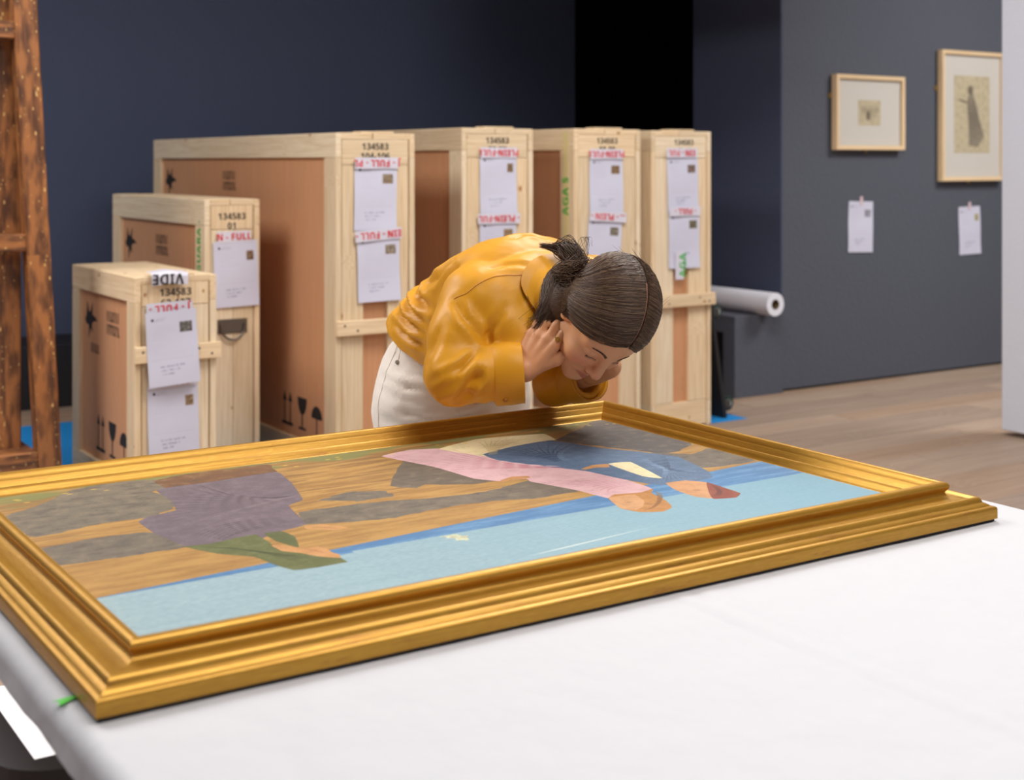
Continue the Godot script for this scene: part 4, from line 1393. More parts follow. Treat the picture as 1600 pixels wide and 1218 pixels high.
func nets(f: Field, lo: Vector3, hi: Vector3, cell: float, g: G, at: Transform3D, color: Callable, push = null) -> void:
	var nx := int((hi.x - lo.x) / cell / 4.0) * 4 + 4
	var ny := int((hi.y - lo.y) / cell / 4.0) * 4 + 4
	var nz := int((hi.z - lo.z) / cell / 4.0) * 4 + 4
	var sx := nx + 1
	var sy := (nx + 1) * (ny + 1)
	var val := PackedFloat32Array()
	val.resize((nx + 1) * (ny + 1) * (nz + 1))
	val.fill(1e9)
	var vid := PackedInt32Array()
	vid.resize(val.size())
	vid.fill(-1)
	var blocks := []
	var reach := cell * 4.0 * 0.87 * 1.25 + cell
	for bz in range(0, nz, 4):
		for by in range(0, ny, 4):
			for bx in range(0, nx, 4):
				if absf(f.d(lo + Vector3(bx + 2, by + 2, bz + 2) * cell)) > reach:
					continue
				blocks.append(Vector3i(bx, by, bz))
				for z in range(bz, bz + 5):
					for y in range(by, by + 5):
						var o := z * sy + y * sx
						for x in range(bx, bx + 5):
							if val[o + x] > 1e8:
								val[o + x] = f.d(lo + Vector3(x, y, z) * cell)
	var pts := PackedVector3Array()
	var offs := [0, 1, sx, sx + 1, sy, sy + 1, sy + sx, sy + sx + 1]
	var corners := []
	for q in 8:
		corners.append(Vector3(q & 1, (q >> 1) & 1, (q >> 2) & 1))
	var edges := [[0, 1], [2, 3], [4, 5], [6, 7], [0, 2], [1, 3], [4, 6], [5, 7], [0, 4], [1, 5], [2, 6], [3, 7]]
	for bl in blocks:
		for z in range(bl.z, bl.z + 4):
			for y in range(bl.y, bl.y + 4):
				for x in range(bl.x, bl.x + 4):
					var o: int = z * sy + y * sx + x
					var first := val[o] < 0.0
					var mixed := false
					for q in range(1, 8):
						if (val[o + offs[q]] < 0.0) != first:
							mixed = true
							break
					if not mixed:
						continue
					var sum := Vector3()
					var cnt := 0
					for e in edges:
						var va := val[o + offs[e[0]]]
						var vb := val[o + offs[e[1]]]
						if (va < 0.0) != (vb < 0.0):
							sum += corners[e[0]].lerp(corners[e[1]], va / (va - vb))
							cnt += 1
					vid[o] = pts.size()
					pts.append(lo + (Vector3(x, y, z) + sum / cnt) * cell)
	var tris := PackedInt32Array()
	for bl in blocks:
		for z in range(bl.z, bl.z + 4):
			for y in range(bl.y, bl.y + 4):
				for x in range(bl.x, bl.x + 4):
					var o: int = z * sy + y * sx + x
					if vid[o] < 0:
						continue
					var neg := val[o] < 0.0
					for ax in 3:
						var step: int = [1, sx, sy][ax]
						if (val[o + step] < 0.0) == neg:
							continue
						var u: int = [sx, sy, 1][ax]
						var w: int = [sy, 1, sx][ax]
						if o - u - w < 0:
							continue
						var q := [vid[o], vid[o - u], vid[o - u - w], vid[o - w]]
						if q[0] < 0 or q[1] < 0 or q[2] < 0 or q[3] < 0:
							continue
						if neg:
							tris.append_array(PackedInt32Array([q[0], q[2], q[1], q[0], q[3], q[2]]))
						else:
							tris.append_array(PackedInt32Array([q[0], q[1], q[2], q[0], q[2], q[3]]))
	var e := cell * 0.5
	if push:
		for j in pts.size():
			var p := pts[j]
			var nn := Vector3(f.d(p + Vector3(e, 0, 0)) - f.d(p - Vector3(e, 0, 0)), f.d(p + Vector3(0, e, 0)) - f.d(p - Vector3(0, e, 0)), f.d(p + Vector3(0, 0, e)) - f.d(p - Vector3(0, 0, e))).normalized()
			pts[j] = p + nn * float(push.call(p, nn))
	var nrm := PackedVector3Array()
	nrm.resize(pts.size())
	for j in range(0, tris.size(), 3):
		var n := (pts[tris[j + 2]] - pts[tris[j]]).cross(pts[tris[j + 1]] - pts[tris[j]])
		nrm[tris[j]] += n
		nrm[tris[j + 1]] += n
		nrm[tris[j + 2]] += n
	var base := g.v.size()
	for j in pts.size():
		g.col = color.call(pts[j])
		g.put(at * pts[j], at.basis * nrm[j].normalized(), Vector2(pts[j].x, pts[j].y))
	for j in tris:
		g.i.append(base + j)
	g.col = Color.WHITE

# ---------------------------------------------------------------- the woman, bending over the painting
# her own axes: x to her left, y up, z the way she faces (towards the table)
const HX := Vector3(0.967, -0.252, 0.035)
const HY := Vector3(0.086, 0.455, 0.886)
const HZ := Vector3(-0.240, -0.854, 0.462)
var head_at := Transform3D(Basis(HX, HY, HZ).orthonormalized(), Vector3(-0.010, 1.075, 0.593))

func lin(r: float, g: float, b: float) -> Color:
	return c8(r, g, b).srgb_to_linear()

func snap(f: Field, p: Vector3, off: float) -> Vector3:      # moves a point onto a field's surface
	for k in 6:
		var dd := f.d(p) - off
		var e := 0.004
		var nn := Vector3(f.d(p + Vector3(e, 0, 0)) - f.d(p - Vector3(e, 0, 0)), f.d(p + Vector3(0, e, 0)) - f.d(p - Vector3(0, e, 0)), f.d(p + Vector3(0, 0, e)) - f.d(p - Vector3(0, 0, e)))
		if nn.length() < 1e-7:
			break
		p -= nn.normalized() * dd
	return p

func hand_field(wrist: Vector3, along: Vector3, back: Vector3, thumb_side: float, elbow: Vector3) -> Field:
	var f := Field.new()
	f.k = 0.006
	var a := along.normalized()
	var nb := (back - a * back.dot(a)).normalized()
	var b := a.cross(nb) * thumb_side
	f.cap(elbow, wrist, 0.031, 0.0265)
	for k in 4:
		var off: float = [0.031, 0.0105, -0.0105, -0.030][k]
		var root := wrist + b * off * 0.55 + a * 0.012
		var mcp: Vector3 = wrist + a * [0.073, 0.077, 0.073, 0.066][k] + b * off + nb * [0.001, 0.003, 0.002, -0.002][k]
		f.cap(root, mcp, 0.0155, 0.0118)
		var len: float = [0.066, 0.072, 0.067, 0.052][k]
		var dir := (a + b * off * 2.2).normalized()
		var p := mcp
		var r := [0.0098, 0.0088, 0.0080, 0.0066]
		var sc: float = [1.0, 1.0, 0.96, 0.86][k]
		for j in 3:
			dir = (dir - nb * [0.06, 0.26, 0.22][j]).normalized()
			var q: Vector3 = p + dir * len * [0.46, 0.30, 0.24][j]
			f.cap(p, q, r[j] * sc, r[j + 1] * sc)
			p = q
	var t0 := wrist + a * 0.018 + b * 0.016 - nb * 0.006
	var t1 := wrist + a * 0.050 + b * 0.043 - nb * 0.016
	var t2 := wrist + a * 0.080 + b * 0.052 - nb * 0.024
	var t3 := wrist + a * 0.104 + b * 0.050 - nb * 0.030
	f.cap(t0, t1, 0.016, 0.0125)
	f.cap(t1, t2, 0.0115, 0.0100)
	f.cap(t2, t3, 0.0100, 0.0078)
	return f

func woman() -> void:
	var t := thing("person", "woman in a mustard satin shirt and white trousers bending low over the gilt framed painting", "person", Vector3(1.70, 0, -2.83))
	var skin := mat(Color(1, 1, 1), 0.48)
	skin.vertex_color_use_as_albedo = true
	skin.subsurf_scatter_enabled = true
	skin.subsurf_scatter_strength = 0.12
	M.shirt = grainy(mat(c8(218, 152, 30), 0.44), 0.2, 14.0, 0.12, false)
	M.shirt.metallic_specular = 0.4
	M.shirt.rim_enabled = true
	M.shirt.rim = 0.5
	M.shirt.rim_tint = 0.6
	M.trousers = grainy(mat(c8(246, 238, 226), 0.8), 0.12, 9.0, 0.25, false)
	M.hair = mat(c8(76, 54, 38), 0.48)
	M.brow = mat(c8(96, 66, 48), 0.6)
	M.hair_light = mat(c8(118, 92, 68), 0.46)
	var g := G.new()
	# --- joints
	var rs := Vector3(-0.160, 1.115, 0.335)
	var re := Vector3(-0.246, 0.958, 0.392)
	var rw := Vector3(-0.123, 0.990, 0.482)
	var ls := Vector3(0.160, 1.125, 0.345)
	var le := Vector3(0.075, 0.905, 0.31)
	var lw := Vector3(0.088, 0.962, 0.490)
	# --- body: trunk and arms, then head and hands on finer grids
	var tone := lin(226, 168, 122)
	var body := Trunk.new()
	body.sp = [[Vector3(0, 0.88, -0.01), 0.15, 0.10], [Vector3(0, 1.00, 0.05), 0.125, 0.085], [Vector3(0, 1.085, 0.18), 0.135, 0.09], [Vector3(0, 1.115, 0.30), 0.145, 0.085], [Vector3(0, 1.105, 0.37), 0.10, 0.065]]
	body.k = 0.03
	body.cap(rs, re, 0.045, 0.036)
	body.cap(re, re.lerp(rw, 0.8), 0.036, 0.029)
	body.cap(ls, le, 0.045, 0.036)
	body.cap(le, le.lerp(lw, 0.8), 0.036, 0.029)
	body.cap(Vector3(0, 1.10, 0.38), Vector3(-0.005, 1.085, 0.47), 0.056, 0.05)
	nets(body, Vector3(-0.34, 0.72, -0.16), Vector3(0.28, 1.26, 0.60), 0.012, g, Transform3D(), func(_p): return tone)
	var head := Head.new()
	head.base = head_at.affine_inverse() * Vector3(0, 1.09, 0.42)
	var face_tone := func(p: Vector3) -> Color:
		var q := tone
		var ax := absf(p.x)
		var lip := Vector2(ax / 0.021, (p.y + 0.0715) / (0.0095 - 0.22 * maxf(ax - 0.004, 0.0)))
		if p.z > 0.06:
			q = q.lerp(lin(176, 100, 80), 0.8 * smoothstep(1.15, 0.75, lip.length()))
			q = q.lerp(lin(222, 136, 106), 0.6 * exp(-(pow((ax - 0.040) / 0.018, 2.0) + pow((p.y + 0.036) / 0.018, 2.0))))
			q = q.lerp(lin(224, 138, 110), 0.5 * exp(-(pow(ax / 0.012, 2.0) + pow((p.y + 0.036) / 0.012, 2.0))))
			q = q.lerp(lin(176, 116, 88), 0.5 * exp(-(pow((ax - 0.031) / 0.015, 2.0) + pow((p.y + 0.006) / 0.005, 2.0))))
		return q
	nets(head, Vector3(-0.1, -0.2, -0.14), Vector3(0.1, 0.16, 0.13), 0.0032, g, head_at, face_tone)
	var ra := Vector3(0.42, 0.84, 0.26)
	var rb := Vector3(-0.86, 0.20, 0.44)
	rw = Vector3(-0.134, 0.975, 0.497)
	var rh := hand_field(rw, ra, rb, 1.0, Vector3(-0.170, 0.966, 0.440))
	nets(rh, rw + Vector3(-0.09, -0.07, -0.13), rw + Vector3(0.13, 0.20, 0.13), 0.0034, g, Transform3D(), func(_p): return lin(216, 154, 108))
	var lh := hand_field(lw, Vector3(-0.30, 0.86, 0.25), Vector3(0.86, 0.25, 0.40), -1.0, le.lerp(lw, 0.7))
	nets(lh, lw + Vector3(-0.14, -0.07, -0.13), lw + Vector3(0.09, 0.20, 0.13), 0.0036, g, Transform3D(), func(_p): return lin(216, 154, 108))
	obj("body", g.mesh(), skin, t)
	# --- brows and lashes
	for s in [-1.0, 1.0]:
		g = G.new()
		for k in 26:
			var f := k / 25.0
			var p := Vector3(s * lerpf(0.013, 0.050, f), 0.020 + 0.006 * sin(PI * pow(f, 0.8) * 0.75) - 0.003 * f * f, 0.09)
			for j in 3:
				var q := p + Vector3(0, (j - 1) * 0.0021 * (1.0 - 0.6 * f), 0)
				q = snap(head, q, 0.0004)
				var e := snap(head, q + Vector3(s * 0.006, 0.0022 - 0.002 * f, 0), 0.0008)
				g.tube([head_at * q, head_at * q.lerp(e, 0.6), head_at * e], [0.0006, 0.0005, 0.00015], 4, false)
		obj("eyebrow", g.mesh(), M.brow, t)
		g = G.new()
		for k in 16:
			var f := k / 15.0
			var ang := lerpf(-1.0, 1.0, f)
			var p := Vector3(s * (0.031 + 0.0165 * sin(ang)), -0.0075 + 0.0015 * cos(ang * 1.5) - 0.0045 * cos(ang), 0.085)
			p = snap(head, p, 0.0002)
			var e := p + Vector3(s * 0.0025 * ang, -0.0036, 0.0028)
			g.tube([head_at * p, head_at * (p.lerp(e, 0.5) + Vector3(0, -0.0008, 0)), head_at * e], [0.0004, 0.0003, 0.0001], 4, false)
		var line := []
		var lr := []
		for k in 13:
			var ang := lerpf(-1.05, 1.05, k / 12.0)
			line.append(head_at * snap(head, Vector3(s * (0.031 + 0.0170 * sin(ang)), -0.0075 + 0.0015 * cos(ang * 1.5) - 0.0045 * cos(ang), 0.085), 0.0))
			lr.append(0.0006)
		g.tube(line, lr, 5)
		obj("eyelashes", g.mesh(), mat(c8(70, 46, 36), 0.7), t)
	shirt(t, rs, re, rw, ls, le, lw)
	trousers(t)
	hair(t, head)
	# --- ring on the right hand
	g = G.new()
	var b := (ra.normalized()).cross((rb - ra.normalized() * rb.dot(ra.normalized())).normalized())
	var rc := rw + ra.normalized() * 0.090 + b * 0.0345 + rb.normalized() * 0.0005
	var pts := []
	var rr := []
	for k in 21:
		var an := TAU * k / 20
		pts.append(rc + b * cos(an) * 0.0104 + b.cross(ra.normalized()) * sin(an) * 0.0104)
		rr.append(0.0014)
	g.tube(pts, rr, 6, false)
	g.tube([rc + rb.normalized() * 0.0095, rc + rb.normalized() * 0.0125], [0.005, 0.0046], 14)
	obj("ring", g.mesh(), M.gold, t)

func fold(p: Vector3, u: Vector3, v: Vector3, width: float, height: float) -> float:     # a soft ridge
	var e := v - u
	var s := clampf((p - u).dot(e) / e.length_squared(), 0.0, 1.0)
	var x := (p - u - e * s).length() / (width * (0.6 + 0.4 * sin(PI * s)))
	if x > 3.0:
		return 0.0
	return height * sin(PI * clampf(s, 0.06, 0.94)) * (exp(-x * x) - 0.45 * exp(-(x - 1.3) * (x - 1.3) * 2.0))

func crease(p: Vector3, line: Array, width: float, depth: float) -> float:     # a sharp valley between two swells
	var best := 1e9
	var along := 0.0
	var m := line.size() - 1
	for j in m:
		var u: Vector3 = line[j]
		var e: Vector3 = line[j + 1] - u
		var s := clampf((p - u).dot(e) / e.length_squared(), 0.0, 1.0)
		var dd := (p - u - e * s).length()
		if dd < best:
			best = dd
			along = (j + s) / m
	var x := best / width
	if x > 4.0:
		return 0.0
	var fade := smoothstep(0.0, 0.22, along) * smoothstep(1.0, 0.75, along) * 0.8 + 0.2
	return depth * fade * (-exp(-x * 1.3) + 0.62 * exp(-(x - 1.7) * (x - 1.7) * 1.1))

func shirt(t: Node, rs: Vector3, re: Vector3, rw: Vector3, ls: Vector3, le: Vector3, lw: Vector3) -> void:
	var f := Shirt.new()
	f.sp = [[Vector3(0, 0.955, -0.01), 0.178, 0.145], [Vector3(0, 1.01, 0.06), 0.165, 0.128], [Vector3(0, 1.085, 0.18), 0.165, 0.122], [Vector3(0, 1.122, 0.29), 0.172, 0.115], [Vector3(0, 1.118, 0.36), 0.15, 0.090], [Vector3(0, 1.108, 0.40), 0.10, 0.075]]
	var rc := Vector3(-0.126, 0.964, 0.466)
	var lc := Vector3(0.080, 0.930, 0.425)
	var rd := Vector3(0.86, 0.06, 0.50).normalized()
	var ld := (lc - le).normalized()
	f.cap(rs, rs.lerp(re, 0.5) + Vector3(-0.006, 0, -0.004), 0.066, 0.064)
	f.cap(rs.lerp(re, 0.5) + Vector3(-0.006, 0, -0.004), re, 0.061, 0.054)
	f.cap(re, rc, 0.056, 0.058)
	f.chest.append([Vector3(-0.145, 1.105, 0.365), Vector3(-0.10, 1.02, 0.43), 0.066, 0.056])
	f.chest.append([Vector3(-0.07, 0.972, 0.08), Vector3(-0.05, 0.99, 0.30), 0.072, 0.06])
	f.chest.append([Vector3(0.055, 0.965, 0.08), Vector3(0.05, 0.99, 0.30), 0.072, 0.06])
	f.cap(ls, ls.lerp(le, 0.5) + Vector3(0.006, 0, -0.004), 0.064, 0.061)
	f.cap(ls.lerp(le, 0.5) + Vector3(0.006, 0, -0.004), le, 0.061, 0.050)
	f.cap(le, lc, 0.050, 0.046)
	f.cuffs = [[rc, rd, re.lerp(rc, 0.5), 0.058], [lc, ld, le.lerp(lc, 0.5), 0.046]]
	f.neck_a = Vector3(0, 1.10, 0.42)
	f.neck_b = Vector3(-0.01, 1.06, 0.56)
	f.hem_p = Vector3(0, 0.975, 0.0)
	f.hem_n = Vector3(0, -0.905, -0.425)
	var n1 := noise(81, 7.0, 2)
	var n2 := noise(82, 22.0, 2)
	var folds := [
		# the right sleeve, gathered at the inside of the elbow
		[[Vector3(-0.120, 1.013, 0.452), Vector3(-0.156, 1.000, 0.444), Vector3(-0.185, 0.991, 0.438), Vector3(-0.217, 0.961, 0.435), Vector3(-0.252, 0.936, 0.420), Vector3(-0.275, 0.913, 0.379)], 0.010, 0.013],
		[[Vector3(-0.172, 1.061, 0.397), Vector3(-0.171, 1.018, 0.405), Vector3(-0.185, 0.991, 0.438)], 0.009, 0.007],
		[[Vector3(-0.213, 1.100, 0.363), Vector3(-0.218, 1.063, 0.389), Vector3(-0.198, 1.020, 0.406), Vector3(-0.186, 0.992, 0.436)], 0.010, 0.008],
		[[Vector3(-0.174, 0.984, 0.448), Vector3(-0.182, 0.951, 0.453), Vector3(-0.209, 0.915, 0.423)], 0.008, 0.009],
		[[Vector3(-0.195, 0.979, 0.441), Vector3(-0.229, 0.944, 0.431), Vector3(-0.260, 0.910, 0.408)], 0.008, 0.008],
		[[Vector3(-0.147, 0.996, 0.454), Vector3(-0.150, 0.952, 0.460), Vector3(-0.179, 0.915, 0.441)], 0.008, 0.007],
		[[Vector3(-0.206, 0.985, 0.434), Vector3(-0.249, 0.970, 0.423), Vector3(-0.285, 0.955, 0.400)], 0.008, 0.007],
		[[Vector3(-0.244, 1.055, 0.373), Vector3(-0.268, 1.005, 0.383), Vector3(-0.292, 0.965, 0.385)], 0.013, 0.005],
		[[Vector3(-0.138, 1.087, 0.417), Vector3(-0.157, 1.052, 0.405), Vector3(-0.174, 1.011, 0.415)], 0.010, 0.006],
		# slack at the waist
		[[Vector3(-0.134, 1.125, 0.075), Vector3(-0.148, 1.087, 0.099), Vector3(-0.158, 1.066, 0.15)], 0.011, 0.010],
		[[Vector3(-0.100, 1.100, -0.040), Vector3(-0.151, 1.063, 0.050), Vector3(-0.158, 1.035, 0.15)], 0.010, 0.012],
		[[Vector3(-0.125, 1.045, -0.050), Vector3(-0.152, 1.034, 0.030), Vector3(-0.158, 1.015, 0.13)], 0.010, 0.012],
		[[Vector3(-0.145, 1.021, -0.010), Vector3(-0.155, 0.999, 0.050), Vector3(-0.155, 0.98, 0.12)], 0.009, 0.010],
		[[Vector3(-0.120, 1.120, 0.020), Vector3(-0.151, 1.085, 0.09), Vector3(-0.158, 1.07, 0.19)], 0.011, 0.009],
		[[Vector3(-0.060, 1.130, -0.030), Vector3(-0.120, 1.090, -0.02), Vector3(-0.140, 1.05, 0.0)], 0.010, 0.009],
		# the back and the yoke
		[[Vector3(-0.150, 1.175, 0.28), Vector3(-0.160, 1.150, 0.25), Vector3(-0.168, 1.110, 0.24)], 0.016, 0.007],
		[[Vector3(-0.125, 1.180, 0.233), Vector3(-0.147, 1.135, 0.172), Vector3(-0.138, 1.120, 0.101)], 0.014, 0.008],
		[[Vector3(-0.059, 1.165, 0.400), Vector3(-0.100, 1.168, 0.380), Vector3(-0.155, 1.155, 0.370)], 0.009, 0.004],
		[[Vector3(0.030, 1.226, 0.320), Vector3(-0.010, 1.228, 0.300), Vector3(-0.050, 1.222, 0.313)], 0.010, 0.008],
		[[Vector3(-0.08, 0.93, 0.22), Vector3(0.02, 0.90, 0.12), Vector3(0.06, 0.90, 0.10)], 0.010, 0.008],
		[[Vector3(0.10, 0.98, 0.28), Vector3(0.10, 0.93, 0.20), Vector3(0.08, 0.90, 0.12)], 0.010, 0.008],
	]
	for q in folds:
		for k in q[0].size():
			q[0][k] = snap(f, q[0][k], 0.0)
	var push := func(p: Vector3, nn: Vector3) -> float:
		var s := 0.0
		for q in folds:
			if (p - q[0][1]).length() < 0.16:
				s += crease(p, q[0], q[1], q[2])
		var slack := 1.0 - smoothstep(0.02, 0.16, p.z)
		s += n1.get_noise_3d(p.x * 1.4, p.y * 1.0, p.z * 1.4) * (0.004 + 0.003 * slack)
		s *= smoothstep(0.062, 0.082, minf((p - rc).length(), (p - lc).length() + 0.01)) * (1.0 - 0.6 * smoothstep(-0.03, 0.0, (p - f.hem_p).dot(f.hem_n)))
		return s + n2.get_noise_3d(p.x, p.y * 0.6, p.z) * 0.0011
	var g := G.new()
	nets(f, Vector3(-0.37, 0.80, -0.20), Vector3(0.30, 1.28, 0.58), 0.0058, g, Transform3D(), func(_p): return Color.WHITE, push)
	obj("shirt", g.mesh(), M.shirt, t)
	# collar: stands round the neck, its leaf turned down on to the shoulders with a point each side of the throat
	g = G.new()
	for layer in [0.0, 0.0022]:
		var rows := []
		for y in 9:
			var fy := y / 8.0
			var r := []
			for x in 41:
				var th := lerpf(-2.1, 2.1, x / 40.0)
				var side := Vector3(-sin(th), cos(th), 0)
				var stand := Vector3(0.0, 1.103, 0.462) + Vector3(side.x * 0.072, side.y * 0.068, 0.018 - 0.012 * cos(th))
				var pointed := smoothstep(1.15, 2.0, absf(th))
				var drop := 0.062 + 0.040 * pointed
				var p := stand
				if fy < 0.22:
					p = stand + side * 0.006 * sin(PI * fy / 0.44) + Vector3(0, 0, 0.006) * sin(PI * fy / 0.22)
				else:
					var q := (fy - 0.22) / 0.78
					p = stand + side * (0.006 + 0.022 * q) + Vector3(0, 0, -drop * q) + Vector3(0, -0.050 * q * pointed, 0)
					p = snap(f, p, 0.0075 - 0.0025 * q + layer) if q > 0.25 else p + side * layer
				r.append(p)
			rows.append(r)
		g.grid(rows, [], layer > 0.001)
	obj("collar", g.mesh(), M.shirt, t)
	# turned cuffs
	for c in f.cuffs:
		g = G.new()
		var ax: Vector3 = c[1]
		var u := ax.cross(Vector3.UP).normalized()
		var w := u.cross(ax)
		var rows := []
		for y in 7:
			var r := []
			for x in 33:
				var an := TAU * x / 32
				var o: float = [-0.060, -0.052, -0.02, 0.004, 0.006, 0.004, -0.03][y]
				var rad: float = c[3] + [-0.008, 0.004, 0.005 + 0.002 * sin(an * 2.0), 0.005 + 0.003 * sin(an * 2.0 + 1.0), 0.003, -0.001, -0.008][y]
				r.append(c[0] + ax * o + (u * cos(an) + w * sin(an) * 1.06) * rad)
			rows.append(r)
		g.grid(rows, [], false, true)
		var cf := obj("cuff", g.mesh(), M.shirt, t)
	# seams: yoke over the right shoulder, sleeve head; buttons at the cuff
	var seam := mat(c8(186, 118, 22), 0.5)
	for line in [[Vector3(-0.211, 1.101, 0.363), Vector3(-0.155, 1.137, 0.389), Vector3(-0.108, 1.146, 0.397), Vector3(-0.061, 1.150, 0.409)]]:
		var pts := []
		var rr := []
		var cv := Curve3D.new()
		for k in line.size():
			var tan: Vector3 = (line[mini(k + 1, line.size() - 1)] - line[maxi(k - 1, 0)]) * 0.2
			cv.add_point(line[k], -tan, tan)
		for k in 25:
			var p := snap(f, cv.sample_baked(cv.get_baked_length() * k / 24.0), 0.0)
			pts.append(p + (p - snap(f, p, -0.004)).normalized() * float(push.call(p, Vector3.UP)))
			rr.append(0.0013)
		g = G.new()
		g.tube(pts, rr, 5)
		obj("seam", g.mesh(), seam, t)
	g = G.new()
	var bd := (Vector3(-0.45, -0.80, 0.55) - rd * Vector3(-0.45, -0.80, 0.55).dot(rd)).normalized()
	var bp := rc - rd * 0.035 + bd * 0.0625
	g.tube([bp, bp + bd * 0.0035], [0.006, 0.0052], 12)
	obj("button", g.mesh(), seam, t)

func trousers(t: Node) -> void:
	var f := Trunk.new()
	f.sp = [[Vector3(0.006, 0.80, -0.03), 0.186, 0.142], [Vector3(0.006, 0.88, -0.02), 0.182, 0.142], [Vector3(0.004, 0.955, 0.008), 0.160, 0.120], [Vector3(0.003, 1.005, 0.035), 0.145, 0.104]]
	f.k = 0.012
	for s in [-1.0, 1.0]:
		f.cap(Vector3(0.098 * s, 0.82, -0.02), Vector3(0.10 * s, 0.48, -0.02), 0.098, 0.066)
		f.cap(Vector3(0.10 * s, 0.48, -0.02), Vector3(0.105 * s, 0.09, -0.06), 0.066, 0.075)
	var n1 := noise(85, 9.0, 2)
	var lines2 := []
	for k in 8:
		var y := 0.70 + 0.030 * k
		var q := [Vector3(-0.19, y + 0.02, -0.05), Vector3(-0.17, y, 0.06), Vector3(-0.08, y - 0.016 + 0.012 * sin(k * 2.3), 0.13), Vector3(0.02, y - 0.01 + 0.02 * sin(k * 1.7), 0.15)]
		for j in 4:
			q[j] = snap(f, q[j], 0.0)
		lines2.append(q.slice(k % 2, 4 - (1 if k % 3 == 0 else 0)))
	var push := func(p: Vector3, _n: Vector3) -> float:
		var s := 0.0
		for q in lines2:
			s += crease(p, q, 0.009, 0.007)
		return s + n1.get_noise_3d(p.x, p.y * 1.4, p.z) * 0.003
	var g := G.new()
	nets(f, Vector3(-0.23, 0.05, -0.23), Vector3(0.23, 1.12, 0.2), 0.0085, g, Transform3D(), func(_p): return Color.WHITE, push)
	obj("trousers", g.mesh(), M.trousers, t)
	# front pocket opening, its rivet, side seam and a dark belt loop edge at the back
	var lines := [[Vector3(-0.15, 0.99, 0.0), Vector3(-0.168, 0.96, 0.01), Vector3(-0.172, 0.938, 0.012)], [Vector3(-0.195, 0.985, -0.01), Vector3(-0.21, 0.88, -0.02), Vector3(-0.21, 0.72, -0.02)]]
	g = G.new()
	for line in lines:
		var pts := []
		var rr := []
		for k in 21:
			var s := k / 20.0
			var p: Vector3 = line[0].lerp(line[1], s).lerp(line[1].lerp(line[2], s), s)
			p = snap(f, p, 0.0)
			pts.append(p + (p - snap(f, p, -0.004)).normalized() * (float(push.call(p, Vector3.UP)) + 0.0006))
			rr.append(0.001)
		g.tube(pts, rr, 5)
	obj("seam", g.mesh(), M.trousers, t)
	g = G.new()
	var rp := snap(f, Vector3(-0.172, 0.935, 0.012), 0.0)
	var rn := (rp - snap(f, rp, -0.004)).normalized()
	g.tube([rp, rp + rn * 0.004], [0.0055, 0.0045], 12)
	obj("rivet", g.mesh(), mat(c8(150, 140, 124), 0.35, 0.8), t)
	g = G.new()
	for s in [-1.0, 1.0]:
		g.tube([Vector3(0.105 * s, 0.035, -0.10), Vector3(0.106 * s, 0.045, -0.04), Vector3(0.11 * s, 0.035, 0.05), Vector3(0.112 * s, 0.028, 0.11)], [0.034, 0.045, 0.042, 0.026], 14)
		var shoe: G = g
		g = G.new()
		var o := obj("shoe", shoe.mesh(), mat(c8(40, 38, 40), 0.5), t)

